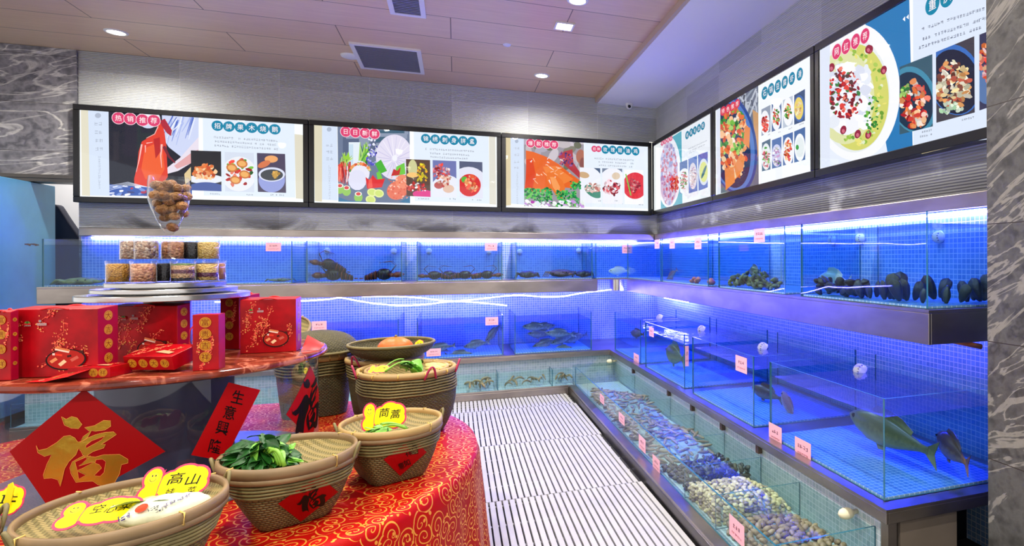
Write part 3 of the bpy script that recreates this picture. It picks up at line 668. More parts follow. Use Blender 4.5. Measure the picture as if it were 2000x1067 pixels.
for p in ([(733, 320), (744, 312), (756, 334), (742, 340)], [(735, 338), (742, 334), (748, 352), (738, 352)], [(774, 326), (790, 318), (792, 340), (772, 344)]): A.poly(p, random.choice([(70, 176, 54), (110, 200, 70)]))
A.poly([(714, 346), (722, 352), (728, 342), (736, 351), (752, 349), (746, 366), (717, 369)], (222, 40, 48)); A.poly([(720, 352), (726, 348), (728, 366), (719, 368)], (240, 90, 80))
A.poly([(769, 330), (776, 334), (783, 326), (780, 342), (764, 344)], (196, 40, 40))
A.ell(776, 372, 21, 18, (232, 118, 92), -.4, 20); A.ell(786, 355, 14, 14, (240, 140, 110))
for k in range(50): A.ell(rnd(758, 796), rnd(346, 388), rnd(1, 2.6), rnd(1, 2), random.choice([(250, 190, 170), (220, 90, 70)]), 0, 6)
for x, y in ((677, 374), (700, 386), (664, 370)): A.ell(x, y, 8.5, 9, (150, 200, 96), 0, 14); A.ell(x, y - 7, 7, 4.5, (236, 240, 226), 0, 14); A.ell(x, y - 7, 4.6, 3.2, (220, 70, 70), 0, 12)
for x, y in ((727, 376), (740, 378), (724, 390)): A.ell(x, y, 10, 8, (228, 236, 160), .2, 16); A.ell(x, y, 7.5, 5.6, (208, 226, 120), .2, 14)
A.poly([(661, 385), (680, 392), (740, 396), (661, 398)], (60, 120, 160)); A.poly([(801, 385), (780, 394), (801, 398)], (60, 120, 160)); A.setclip(None); A.build('sashimi_photo', INKB, S)
roundels('red_title', S, 'back', '日日新鲜', [(675.5, 257.5), (694, 259), (713, 260.3), (731.5, 261.8)], (10, 9.8), RED, 1.1, .06)
roundels('teal_title', S, 'back', '锦绣刺身拼盘', [(831.5, 271), (850, 272.2), (868.5, 273.4), (886.5, 274.4), (904.5, 275.4), (922, 276.5)], (9.3, 9.2), TEAL, 0, .06, .006)
paragraph('description', S, 'back', [(824, 928, 293.5), (838, 918, 301.5), (838, 916, 308.5)], 3.8, .05, seed=22)
paragraph('side_caption', S, 'back', [(640, 646, 270), (640, 647, 284), (640, 648, 297), (640, 648, 310)], 6.4, 0, (176, 186, 206), 23)
A = art_on('back', .005); A.ell(643, 253, 4.6, 4.4, (172, 184, 206)); random.seed(24); A.scrib(644, 356, (4.4, 0), (0, -3.8), 16, (184, 194, 212), 1.1, down=True); A.build('side_emblem', INKB, S)
dish('dish_photo', S, 'back', [(793, 311), (840, 313), (841, 385), (794, 383)], (90, 66, 58), [(806, 330, 9, 18, (206, 204, 150)), (806, 342, 12, 5, (246, 196, 120)), (826, 379, 20, 8, (224, 60, 140))], [(824, 340, 10, 20, [(226, 206, 40), (200, 180, 30), (240, 160, 40)], 34, 3), (812, 366, 22, 9, REDS + [(246, 246, 246), (60, 80, 160)], 44, 3)], 25)
dish('dish_photo', S, 'back', [(845, 313), (891, 315), (892, 386), (846, 385)], (110, 118, 176), [(872, 380, 34, 38, (232, 234, 246)), (857, 362, 9, 7, (190, 90, 90)), (876, 369, 11, 8, (226, 190, 170))], [(862, 335, 16, 14, REDS + PINKS, 44, 3.2), (868, 352, 14, 12, [(236, 190, 170), (214, 130, 110), (190, 70, 70)], 30, 3.4)], 26)
dish('dish_photo', S, 'back', [(897, 315), (942, 317), (943, 388), (898, 386)], (84, 92, 122), [(915, 368, 40, 42, (226, 226, 242)), (917, 362, 22, 22, (214, 36, 44)), (907, 351, 6, 6, (80, 180, 60))], [(920, 360, 12, 16, ORANGE + [(236, 90, 70)], 36, 4.5)], 27)
paragraph('dish_caption', S, 'back', [(815, 840, 388.5), (877, 891, 389), (920, 942, 391)], 2.8, .03, (110, 116, 130), 28)

# ---- soy chicken
S = signbox('backlit menu box of the back wall nearest the corner showing a glazed soy chicken', .468, 2.184, 'back'); A = art_on('back', .0003)
A.poly([(986, 259), (997, 260), (998, 401), (987, 402)], (222, 206, 168)); A.poly([(1268, 277), (1276, 278), (1276, 409), (1268, 409)], (226, 222, 210))
A.poly([(997, 264), (1023, 266), (1024, 400), (998, 398)], PALE); A.poly([(1141, 272), (1266, 280), (1268, 408), (1142, 404)], (230, 238, 250)); A.build('printed_background', INKB, S)
random.seed(31); A = art_on('back'); q = [(1023, 264), (1140, 273), (1141, 406), (1024, 403)]
A.poly(q, (156, 150, 160)); A.setclip(q)
for k in range(26): A.ell(rnd(1024, 1140), rnd(266, 330), rnd(6, 16), rnd(5, 12), random.choice([(130, 128, 112), (176, 170, 186), (196, 186, 190), (110, 112, 90), (206, 196, 204)]), rnd(0, 3), 12)
A.ell(1134, 306, 9, 14, (176, 110, 90)); A.ell(1138, 320, 6, 12, (140, 84, 80))
A.poly([(1090, 306), (1102, 296), (1118, 292), (1120, 318), (1128, 330), (1142, 348), (1140, 356), (1118, 336), (1104, 324)], (180, 60, 70))
for k in range(40): A.ell(rnd(1094, 1118), rnd(296, 324), rnd(1.4, 3.4), rnd(1, 2.6), random.choice([(110, 60, 130), (150, 90, 160), (70, 50, 100), (200, 80, 90)]), rnd(0, 3), 7)
body = [(1027, 294), (1042, 297), (1066, 306), (1090, 320), (1112, 338), (1132, 352), (1138, 362), (1120, 368), (1096, 366), (1070, 374), (1044, 376), (1024, 372), (1028, 340)]
A.poly(body, (232, 104, 44)); A.poly([(1028, 312), (1040, 310), (1046, 340), (1040, 368), (1026, 370)], (222, 70, 34)); A.poly([(1060, 326), (1084, 324), (1120, 350), (1100, 360), (1072, 352)], (240, 132, 62))
A.poly([(1066, 338), (1078, 336), (1098, 352), (1104, 366), (1098, 390), (1090, 388), (1078, 370), (1068, 352)], (236, 120, 52)); A.poly([(1074, 346), (1084, 346), (1094, 366), (1090, 380), (1080, 366)], (246, 158, 92))
for k in range(26): x, y = rnd(1036, 1112), rnd(308, 352); A.line([(x, y), (x + rnd(2, 9), y + rnd(-6, 8))], rnd(1, 3.4), random.choice([(252, 206, 176), (250, 180, 140), (244, 226, 226)]), w2=.8)
for cx, cy, rx, ry, n in ((1034, 378, 12, 10, 60), (1060, 382, 18, 14, 110), (1108, 388, 22, 15, 130), (1124, 362, 10, 8, 40)):
    for k in range(n): A.ell(cx + rx * rnd(-1, 1), cy + ry * rnd(-1, 1), rnd(1.4, 3.4), rnd(1.2, 3), random.choice([(30, 150, 74), (60, 180, 90), (20, 110, 60), (110, 200, 90)]), 0, 7, wob=.2)
for k in range(60): A.ell(rnd(1024, 1140), rnd(393, 406), rnd(2, 6), rnd(1.4, 3.5), random.choice([(246, 246, 252), (226, 232, 244), (200, 150, 220), (230, 240, 230)]), rnd(0, 1), 8)
A.ell(1040, 395, 4, 3, (176, 40, 170)); A.setclip(None); A.build('chicken_photo', INKB, S)
roundels('red_title', S, 'back', '爆款推荐', [(1036, 280), (1052, 281), (1067.5, 282), (1082, 283)], (8.2, 8.2), (226, 70, 116), 1, .06)
roundels('small_red_title', S, 'back', '招牌', [(1160.5, 291), (1168.8, 291.4)], (5.6, 6), RED, 0, .06, .004, 1, 1.1)
roundels('teal_title', S, 'back', '玫瑰豉油鸡', [(1182, 292.4), (1196.5, 293), (1211, 293.8), (1226, 294.7), (1241, 295.8)], (7.5, 8.4), TEAL, 0, .06, .006)
paragraph('description', S, 'back', [(1160, 1242, 311.5), (1168, 1238, 318), (1168, 1236, 324.5)], 3.2, .05, seed=32)
paragraph('side_caption', S, 'back', [(1006, 1012, 290), (1006, 1012, 303), (1006, 1012, 316), (1006, 1012, 328)], 5, 0, (186, 194, 212), 33)
A = art_on('back', .005); A.ell(1009, 276, 3.4, 3.8, (172, 184, 206)); random.seed(34); A.scrib(1010, 368, (3.8, 0), (0, -3.6), 16, (188, 198, 214), 1.1, down=True); A.build('side_emblem', INKB, S)
dish('dish_photo', S, 'back', [(1132, 327), (1172, 329), (1173, 398), (1133, 396)], (78, 96, 128), [(1140, 375, 44, 52, (238, 240, 250)), (1140, 342, 11, 6, (206, 170, 130), .2), (1158, 374, 19, 10, (70, 140, 120), .6)], [(1157, 367, 15, 9, [(246, 226, 220), (236, 190, 180), (200, 120, 110), (255, 245, 240)], 50, 3.2)], 35)
dish('dish_photo', S, 'back', [(1176, 329), (1215, 330), (1216, 399), (1177, 398)], (120, 132, 156), [(1196, 368, 30, 40, (240, 240, 250)), (1203, 344, 8, 7, (222, 200, 176))], [(1194, 366, 17, 15, [(170, 40, 60), (210, 90, 100), (120, 30, 50), (236, 200, 210)], 56, 3.4)], 36)
dish('dish_photo', S, 'back', [(1219, 331), (1256, 333), (1257, 400), (1220, 399)], (246, 246, 252), [(1240, 363, 24, 26, (222, 50, 64))], [(1238, 362, 12, 14, [(150, 30, 50), (190, 50, 70), (210, 130, 130)], 50, 3.2)], 37, lambda A: A.line([(1222, 340), (1232, 382)], 2.4, (130, 190, 70)))
paragraph('dish_caption', S, 'back', [(1168, 1174, 393), (1200, 1207, 392.5), (1246, 1257, 400)], 2.6, .03, (90, 110, 120), 38)

# ---- right wall, next to the corner
S = signbox('backlit menu box of the right wall nearest the corner with a pale bowl', 6.53, 4.808, 'right'); A = art_on('right', .0003)
A.poly([(1289, 283), (1332, 256), (1333, 398), (1290, 409)], (232, 238, 252)); A.poly([(1333, 255), (1389, 220), (1390, 385), (1334, 398)], (240, 244, 252)); A.build('printed_background', INKB, S)
random.seed(41); A = art_on('right'); q = [(1290, 282), (1331, 256), (1333, 400), (1291, 408)]; A.poly(q, (90, 176, 196)); A.setclip(q)
A.ell(1306, 336, 24, 70, (244, 244, 254), 0, 40); A.ell(1306, 340, 18, 62, (206, 196, 226), 0, 36)
for k in range(170): a = rnd(0, 2 * PI); r = math.sqrt(rnd(0, 1)); A.ell(1307 + 17 * r * math.cos(a), 340 + 58 * r * math.sin(a), rnd(1, 2.4), rnd(2, 5), random.choice([(170, 140, 190), (196, 130, 160), (226, 220, 240), (150, 160, 210), (210, 90, 110)]), 0, 7)
for k in range(60): A.ell(rnd(1310, 1325), rnd(345, 370), rnd(1, 2), rnd(1.5, 4), random.choice(REDS), 0, 7)
A.setclip(None); A.build('bowl_photo', INKB, S)
roundels('red_title', S, 'right', '特色推荐', [(1294.5, 280), (1300, 277), (1306, 274), (1311.5, 271)], (3, 4.8), (226, 90, 136), 0, -.5, .005)
roundels('teal_title', S, 'right', '老坛毛血旺', [(1343.3, 264), (1351, 259), (1358, 255), (1366, 250.5), (1374, 246)], (3.9, 8), TEAL, 0, -.55, .006)
paragraph('description', S, 'right', [(1345, 1382, 283), (1348, 1378, 289), (1346, 1360, 297)], 2.6, -.45, seed=42, wx=2)
dish('dish_photo', S, 'right', [(1328, 318), (1343, 312), (1344, 374), (1329, 379)], (86, 116, 176), [(1338, 355, 14, 26, (240, 244, 252))], [(1336, 352, 7, 18, GREEN + PINKS + [(240, 240, 250)], 60, 2.2)], 43)
dish('dish_photo', S, 'right', [(1345, 311), (1362, 304), (1363, 373), (1346, 378)], (100, 126, 196), [(1354, 344, 8, 26, (222, 214, 226))], [(1354, 346, 6, 22, [(180, 150, 190), (226, 200, 200), (240, 236, 246)], 60, 2.2)], 44)
dish('dish_photo', S, 'right', [(1364, 303), (1383, 296), (1383, 366), (1365, 373)], (86, 110, 190), [(1375, 336, 10, 26, (216, 222, 236)), (1375, 336, 8, 20, (222, 226, 130)), (1375.5, 336, 2.4, 14, (70, 116, 130), .35)], [], 45)

# ---- right wall, middle: stone pot
S = signbox('middle backlit menu box of the right wall with blue pot and eight small dishes', 4.80, 3.218, 'right'); A = art_on('right', .0003)
A.poly([(1399, 210), (1407, 205), (1408, 379), (1400, 381)], (230, 234, 250)); A.poly([(1484, 158), (1584, 104), (1586, 342), (1485, 362)], (246, 249, 255)); A.build('printed_background', INKB, S)
random.seed(51); A = art_on('right'); q = [(1407, 206), (1481, 164), (1482, 363), (1408, 378)]; A.poly(q, (108, 116, 136)); A.setclip(q)
for k in range(18): A.line([(rnd(1440, 1482), rnd(165, 210)), (rnd(1440, 1482), rnd(165, 240))], rnd(1, 4), random.choice([(150, 160, 176), (80, 88, 104), (190, 196, 210)]))
A.poly([(1470, 214), (1482, 222), (1482, 300), (1462, 362), (1456, 364), (1474, 280)], (206, 158, 110))
A.ell(1430, 281, 48, 98, (44, 76, 150), -.14, 44); A.ell(1429, 282, 44, 92, (84, 126, 200), -.14, 44); A.ell(1427, 284, 38, 84, (36, 52, 92), -.14, 44)
for k in range(240):
    a = rnd(0, 2 * PI); r = math.sqrt(rnd(0, 1)); x, y = 1432 + 29 * r * math.cos(a), 276 + 70 * r * math.sin(a)
    A.ell(x, y, rnd(2, 5), rnd(3, 8), random.choice(ORANGE + GREEN + [(246, 236, 220), (226, 196, 130), (214, 96, 60)] if y < 300 else ORANGE + [(240, 206, 160), (246, 226, 200), (196, 96, 60)]), rnd(-.6, .6), 8, wob=.15)
for p in ([(1447, 300), (1456, 308), (1452, 330), (1440, 348), (1434, 326)], [(1416, 330), (1434, 326), (1436, 356), (1418, 372)], [(1456, 246), (1466, 250), (1464, 290), (1452, 280)]): A.poly(p, (232, 140, 76))
A.setclip(None); A.build('pot_photo', INKB, S)
roundels('red_title', S, 'right', '特色推荐', [(1413.5, 217), (1423, 213), (1432, 208), (1441, 203)], (5.4, 9), (226, 62, 88), 0, -.5, .005)
roundels('teal_title', S, 'right', '石锅豆腐虾滑', [(1494.8, 182), (1507.2, 175), (1520.5, 168.5), (1534, 161), (1548, 153.5), (1563.5, 145)], (6.2, 12.4), TEAL, 0, -.52, .006)
G = [((1488, 1505.5), 214, 266, 205, 257), ((1508, 1527), 204, 258, 197, 250), ((1530, 1549), 196, 251, 187, 243), ((1552, 1573), 186, 244, 174, 236)]
G2 = [((1489, 1505.5), 279, 335, 271, 331), ((1508.5, 1527), 274, 330, 267, 325), ((1530, 1549.5), 265, 324, 258, 318), ((1552, 1573.5), 257, 318, 248, 312)]
SP = [([(1495, 240, 9, 24, (244, 244, 250))], [(1495, 242, 6, 16, REDS + [(214, 90, 60)], 40, 3)], (150, 160, 180)), ([(1517, 228, 9, 27, (246, 246, 252))], [(1517, 228, 6, 16, GREEN + REDS + [(250, 246, 240)], 40, 2.6)], (92, 116, 160)),
      ([(1540, 218, 10, 28, (248, 248, 252))], [(1540, 218, 6, 14, ORANGE + GREEN, 40, 2.6)], (190, 200, 216)), ([(1562, 212, 12, 26, (74, 110, 180)), (1561, 212, 9, 22, (238, 214, 110))], [(1561, 212, 6, 16, [(246, 226, 176), (232, 180, 120)], 24, 3)], (70, 90, 130)),
      ([(1497, 306, 9, 26, (232, 238, 240))], [(1497, 308, 6, 20, GREEN + PINKS, 40, 2.8)], (76, 104, 130)), ([(1518, 304, 10, 22, (206, 210, 240))], [(1518, 306, 7, 18, [(150, 120, 190), (200, 150, 200), (240, 236, 246), (90, 140, 90)], 44, 2.8)], (84, 116, 176)),
      ([(1540, 296, 10, 28, (244, 244, 250))], [(1540, 296, 6, 22, ORANGE + REDS[:2], 44, 3)], (80, 112, 170)), ([(1563, 288, 10.5, 27, (246, 248, 252)), (1563, 288, 8, 20, (230, 238, 240)), (1558, 288, 3, 5, (60, 160, 70))], [], (80, 112, 166))]
for k, ((xs, yl0, yl1, yr0, yr1), (pl, fo, bg)) in enumerate(zip(G + G2, SP)): dish('dish_photo', S, 'right', [(xs[0], yl0), (xs[1], yr0), (xs[1], yr1), (xs[0], yl1)], bg, pl, fo, 52 + k)
paragraph('dish_caption', S, 'right', [(1500, 1506, 263), (1520, 1527, 258), (1541, 1549, 251), (1558, 1573, 243)], 2.6, -.4, (100, 110, 126), 61, 2.2)

# ---- right wall, nearest
S = signbox('nearest, largest looking backlit menu box of the right wall with a plate in yellow broth', 3.21, 1.62, 'right'); A = art_on('right', .0003)
A.poly([(1602, 92), (1622, 81), (1623, 326), (1603, 330)], (226, 232, 248)); A.poly([(1783, -60), (1960, -150), (1960, 268), (1784, 292)], (222, 232, 250)); A.poly([(1800, 290), (1960, 252), (1960, 262), (1800, 301)], (206, 188, 150)); A.build('printed_background', INKB, S)
random.seed(71); A = art_on('right'); q = [(1621, 80), (1776, -8), (1783, 296), (1621, 328)]; A.poly(q, (232, 238, 252)); A.setclip(q)
A.poly([(1690, 44), (1778, -8), (1784, 300), (1735, 306)], (44, 122, 184)); A.ell(1672, 180, 86, 134, (248, 248, 254), .02, 54)
A.ell(1668, 186, 70, 112, (232, 236, 236), 0, 50); A.ell(1672, 190, 64, 104, (214, 214, 110), 0, 50); A.ell(1650, 190, 58, 92, (224, 226, 170), 0, 40)
for k in range(70): a = rnd(0, 2 * PI); r = rnd(.75, 1); A.ell(1672 + 58 * r * math.cos(a), 190 + 96 * r * math.sin(a), rnd(1.5, 5), rnd(2, 6), random.choice([(176, 206, 90), (150, 190, 70), (236, 226, 120), (110, 160, 60), (230, 236, 200)]), rnd(0, 3), 8)
A.ell(1656, 196, 44, 68, (244, 244, 250), .1, 36)
for k in range(70): A.ell(rnd(1628, 1700), rnd(130, 250), rnd(6, 14), rnd(5, 12), random.choice([(250, 250, 254), (232, 236, 246), (220, 224, 240)]), rnd(0, 3), 12, wob=.12)
for k in range(130): a = rnd(0, 2 * PI); r = math.sqrt(rnd(0, 1)); A.ell(1652 + 33 * r * math.cos(a), 182 + 50 * r * math.sin(a), rnd(2, 6), rnd(2, 5), random.choice(REDS + [(120, 30, 44), (90, 60, 60), (250, 246, 248), (60, 130, 70), (150, 40, 60)]), rnd(0, 3), 8, wob=.2)
for x, y in ((1700, 97), (1727, 137), (1648, 254), (1676, 262), (1697, 263), (1625, 132), (1697, 96)): A.ell(x, y, 6, 9, (150, 40, 66), .3, 10); A.ell(x, y + 2, 3, 4, (210, 110, 130))
for k in range(40): A.ell(rnd(1690, 1716), rnd(190, 260), rnd(1.5, 3.5), rnd(1.5, 4), random.choice(GREEN), rnd(0, 3), 7)
A.poly([(1764, 38), (1769, 32), (1769, 42)], (250, 250, 255)); A.poly([(1771, 34), (1776, 28), (1776, 38)], (250, 250, 255)); A.setclip(None); A.build('plate_photo', INKB, S)
roundels('red_title', S, 'right', '网红推荐', [(1635.6, 101), (1654, 91), (1672.5, 81), (1691, 70.5)], (8.6, 14.5), RED, 1, -.5, .004)
roundels('teal_title', S, 'right', '重庆酸菜鱼', [(1823, 9), (1852, -6), (1882, -22), (1913, -38), (1946, -55)], (14, 20), TEAL, 0, -.5, .006)
paragraph('description', S, 'right', [(1800, 1945, 34), (1800, 1945, 54), (1792, 1922, 74)], 6.5, -.33, (96, 104, 128), 72, 5.4)
dish('dish_photo', S, 'right', [(1758, 131), (1822, 106), (1823, 247), (1758, 263)], (60, 92, 110), [(1785, 195, 46, 66, (70, 140, 170), -.2), (1783, 198, 40, 58, (30, 52, 76), -.2)], [(1787, 205, 27, 46, ORANGE + REDS + [(246, 206, 190), (230, 226, 220)], 90, 7), (1768, 180, 9, 14, GREEN, 12, 5)], 73)
dish('dish_photo', S, 'right', [(1829, 102), (1904, 71), (1905, 220), (1830, 240)], (70, 66, 76), [(1866, 156, 52, 70, (60, 110, 190), -.2), (1866, 160, 48, 64, (34, 40, 62), -.2)], [(1864, 165, 34, 46, [(236, 206, 150), (216, 150, 90), (190, 90, 70), (240, 230, 210), (120, 70, 60), (206, 200, 170)], 130, 6.5), (1858, 212, 24, 12, [(206, 220, 200), (160, 200, 160)], 22, 5)], 74)
dish('dish_photo', S, 'right', [(1914, 68), (1950, 54), (1950, 204), (1914, 216)], (60, 60, 90), [(1930, 168, 26, 36, (90, 120, 170))], [(1928, 120, 18, 36, REDS + PINKS + ORANGE, 60, 6)], 75)
paragraph('dish_caption', S, 'right', [(1800, 1824, 256), (1796, 1824, 265), (1878, 1906, 232)], 4.2, -.22, (110, 116, 132), 76, 3.6)
# ================================================================ round display in the middle of the hall
SC = Vector((-1.02, 2.69, 0)); TT, RIM = .51, .945
SD = (SC - Vector((0, 0, 0))).normalized()          # from the camera's side to the stand
def at_stand(l, d, z):                                # l to the right, d towards the hall entrance
    sr = Vector((SD.y, -SD.x, 0)); return SC + sr * l - SD * d + Vector((0, 0, z))
def m_damask():
    t = NT('red_gold_damask'); uv = t.n('ShaderNodeUVMap').outputs[0]; sc_ = 15.
    w = t.n('ShaderNodeTexNoise', i_Scale=6., i_Detail=1.); t.set(w, 'Vector', uv)
    uvw = t.n('ShaderNodeVectorMath', operation='MULTIPLY_ADD', i_0=w.outputs[1], i_1=(.05, .05, 0), i_2=uv).outputs[0]
    vo = t.n('ShaderNodeTexVoronoi', voronoi_dimensions='2D', i_Scale=sc_, i_Vector=uvw, i_Randomness=.75)
    d = vo.outputs['Distance']; df = t.n('ShaderNodeVectorMath', operation='SUBTRACT', i_0=uvw, i_1=vo.outputs['Position']).outputs[0]
    dx = t.xyz(df); ang = t.math('ARCTAN2', dx[1], dx[0]); cs = t.xyz(vo.outputs['Color'])[0]
    sgn = t.math('SUBTRACT', t.math('MULTIPLY', t.math('GREATER_THAN', cs, .5), 2.), 1.)
    ph = t.math('MULTIPLY_ADD', d, 3.6, t.math('MULTIPLY', t.math('DIVIDE', ang, 2 * PI), sgn))
    fr = t.math('ABSOLUTE', t.math('SUBTRACT', t.math('FRACT', ph), .5)); wd = t.math('MULTIPLY_ADD', d, .10, .075)
    spiral = t.math('MULTIPLY', t.math('LESS_THAN', fr, wd), t.math('LESS_THAN', d, .62))
    v2 = t.n('ShaderNodeTexVoronoi', voronoi_dimensions='2D', i_Scale=sc_ * 2.6, i_Vector=uvw); leaf = t.math('MULTIPLY', t.math('LESS_THAN', v2.outputs['Distance'], .2), t.math('GREATER_THAN', t.xyz(v2.outputs['Color'])[1], .62))
    g = t.math('MAXIMUM', spiral, leaf)
    thread = t.n('ShaderNodeTexNoise', i_Scale=420., i_Detail=1.); t.set(thread, 'Vector', uv)
    c = t.mix(g, lin((172, 10, 4)), lin((240, 164, 64))); r = t.math('MULTIPLY_ADD', g, -.12, .5)
    t.bsdf(c, r, t.math('MULTIPLY', g, .35), t.bump(thread.outputs[0], .25, .002), Specular_IOR_Level=.12); return t.m
m_damask()
def m_redmarble():
    t = NT('red_brown_marble'); n = t.noise(t.pos(), 9., 7., 1.4); c = t.ramp(n, [(.3, lin((70, 24, 16))), (.52, lin((128, 50, 32))), (.6, lin((186, 110, 84))), (.66, lin((120, 44, 30)))])
    t.bsdf(c, .14, 0); return t.m
m_redmarble()
m_glass('stand_glass', (.80, .86, .92), 1.6, 2.6); plain('drum_floor', (112, 128, 140), .3); plain('drum_column', (84, 88, 112), .3); m_glass('jar_glass', (.96, .97, .98), 1.5, 2.6)
plain('red_paper', (196, 8, 14), .45); plain('gold_foil', (196, 158, 52), .3, .85, bump=.25, scale=18); plain('ink_black', (10, 8, 9), .5); plain('bag_red', (160, 4, 16), .33, vary=.35, scale=14., Specular_IOR_Level=.25); plain('bag_side', (156, 8, 46), .33, vary=.1, scale=12, Specular_IOR_Level=.25)
plain('cord_red', (214, 30, 34), .6); plain('table_wood', (96, 66, 44), .5)
m_ink('ink_paper', 0, .45)
INKP = MATS['ink_paper']

t = thing('round_table', 'low round table under the red cloth, only its legs hidden below', 'table', (SC.x, SC.y, -.02))
b = MB(); b.lathe([(0, .47), (1.085, .47), (1.09, .485), (1.085, .502), (0, .502)], (SC.x, SC.y, 0), 72); b.build('tabletop', MATS['table_wood'], t)
for k in range(6): a = k * PI / 3; b = MB(); b.tube([(SC.x + .9 * math.cos(a), SC.y + .9 * math.sin(a), -.0205), (SC.x + .9 * math.cos(a), SC.y + .9 * math.sin(a), .469)], .03, 10); b.build('leg', MATS['dark_steel'], t)
RT_ = 1.100
def cloth(u, v):
    a = 2 * PI * u
    if v < .5: r = RT_ * v / .5; return Vector((SC.x + r * math.cos(a), SC.y + r * math.sin(a), TT - .002))
    q = (v - .5) / .5; r = RT_ + .012 * min(1, q * 12) + .03 * q + q * (.016 * math.sin(17 * a + 1.3 * math.sin(3 * a)) + .008 * math.sin(41 * a)); dz = .008 * min(1, q * 14)
    return Vector((SC.x + r * math.cos(a), SC.y + r * math.sin(a), TT - .002 - dz - q * .5))
def cloth_uv(u, v):
    a = 2 * PI * u; r = RT_ * v / .5 if v < .5 else RT_ + (v - .5) / .5 * .52
    return (r * math.cos(a), r * math.sin(a))
b = MB(); b.grid(cloth, 240, 48, 0, cloth_uv); tag(b.build('tablecloth', MATS['red_gold_damask'], smooth=True, origin=(SC.x, SC.y, -.0)), 'red tablecloth with gold scrolls hanging from the low round table', 'tablecloth')

t = thing('display_stand', 'round glass sided display stand with a red marble top', 'display stand', (SC.x, SC.y, TT))
RC = .485
b = MB(); b.lathe([(RC, TT + .012), (RC, .919)], (SC.x, SC.y, 0), 96); b.build('glass_drum', MATS['stand_glass'], t, smooth=True)
b = MB(); b.lathe([(0, TT - .0005), (RC + .02, TT - .0005), (RC + .02, TT + .006), (RC + .004, TT + .011), (0, TT + .011)], (SC.x, SC.y, 0), 96); b.build('base_ring', MATS['drum_floor'], t, smooth=True, angle=.6)
b = MB(); b.lathe([(0, .9195), (.505, .9195), (.517, .9245), (.519, .933), (.515, .942), (.508, RIM), (0, RIM)], (SC.x, SC.y, 0), 120); b.build('marble_top', MATS['red_brown_marble'], t, smooth=True, angle=.7)
b = MB(); b.lathe([(.20, TT + .0115), (.20, .919)], (SC.x, SC.y, 0), 48); b.build('inner_column', MATS['drum_column'], t, smooth=True)
b = MB(); b.lathe([(0, RIM + .0005), (.07, RIM + .0005), (.07, 1.162), (0, 1.162)], (SC.x, SC.y, 0), 40); b.build('post', MATS['dark_steel'], t, smooth=True, angle=.6)
for nm, r, z0, z1 in (('steel_disc', .252, 1.1625, 1.182), ('spacer', .15, 1.1825, 1.1875), ('steel_disc', .212, 1.188, 1.2025), ('spacer', .13, 1.203, 1.2075), ('steel_disc', .176, 1.208, 1.224)):
    b = MB(); b.lathe([(0, z0), (r - .002, z0), (r, z0 + .002), (r, z1 - .002), (r - .002, z1), (0, z1)], (SC.x, SC.y, 0), 96); b.build(nm, MATS['clean_steel'], t, smooth=True, angle=.5)

# ---- papers stuck to the glass drum
def cyl_px(px, py, l):
    d = ray(px, py); A_ = d.x ** 2 + d.y ** 2; B_ = -2 * (d.x * SC.x + d.y * SC.y); D_ = SC.x ** 2 + SC.y ** 2 - RC ** 2
    k = (-B_ - math.sqrt(max(0, B_ * B_ - 4 * A_ * D_))) / (2 * A_); p = CAM + d * k
    n = Vector((p.x - SC.x, p.y - SC.y, 0)).normalized(); return p + n * l
def subdiv_art(A): A.step = 9; return A
A = Art(cyl_px, 9, .0015, 3e-5); A.poly([(20, 882), (165, 760), (323, 882), (103, 1002)], (140, 0, 5)); A.setclip(None)
s_ = .2343
def Z(pts): return [(x * s_, 740 + y * s_) for x, y in pts]
t = A.build('fortune_poster', INKP); tag(t, 'big red diamond poster with a gold brush character on the glass drum', 'poster')
A = Art(cyl_px, 9, .0024, 3e-5); OL = (216, 150, 60); G_ = (150, 124, 30)
strokes = [[(520, 315), (560, 335), (605, 312), (650, 325), (690, 380), (660, 415), (600, 410), (545, 385)], [(712, 405), (790, 390), (870, 345), (925, 348), (928, 395), (880, 425), (800, 436), (768, 430), (735, 490), (672, 530), (700, 480), (755, 440)],
           [(312, 555), (330, 595), (400, 580), (480, 530), (540, 478), (590, 470), (630, 490), (655, 525), (690, 520), (740, 490), (800, 465), (880, 445), (950, 440), (975, 462), (920, 500), (850, 545), (885, 545), (870, 575), (780, 605), (730, 640), (760, 640), (740, 665), (700, 640), (680, 600), (660, 580), (640, 630), (580, 690), (545, 750), (525, 840), (510, 895), (490, 840), (440, 825), (375, 830), (370, 800), (400, 710), (440, 630), (380, 645), (325, 615)],
           [(590, 740), (610, 690), (700, 640), (800, 650), (870, 632), (1000, 628), (1070, 670), (1070, 700), (1015, 715), (1000, 790), (950, 880), (880, 895), (820, 880), (780, 852), (700, 855), (640, 862), (600, 790)]]
holes = [[(720, 555), (770, 515), (880, 475), (850, 510), (725, 578)], [(632, 690), (720, 652), (732, 668), (665, 725), (790, 688), (700, 742), (650, 762)], [(805, 672), (860, 668), (888, 690), (872, 780), (840, 812), (790, 805), (822, 772), (852, 740), (832, 715), (798, 700)], [(652, 768), (722, 800), (664, 834)]]
for p in strokes: A.poly(Z(p), (1, 1, 1), 0)
ch = A.mb.build('gold_character', [MATS['gold_foil'], INKP], t); ch.parent = t; 
for v in ch.data.vertices: pass
A = Art(cyl_px, 9, .0032, 3e-5)
for p in holes: A.poly(Z(p), (140, 0, 5))
for p in strokes + holes: A.line(Z(p + [p[0]]), .8, (226, 150, 70))
A.build('character_outline', INKP, t)
A = Art(cyl_px, 9, .0015, 3e-5); A.poly([(446, 747), (508, 762), (437, 901), (373, 889)], (162, 2, 7)); t = A.build('couplet_strip', INKP); tag(t, 'slanted red paper strip with four black characters on the glass drum', 'poster')
A = Art(cyl_px, 9, .0024, 3e-5)
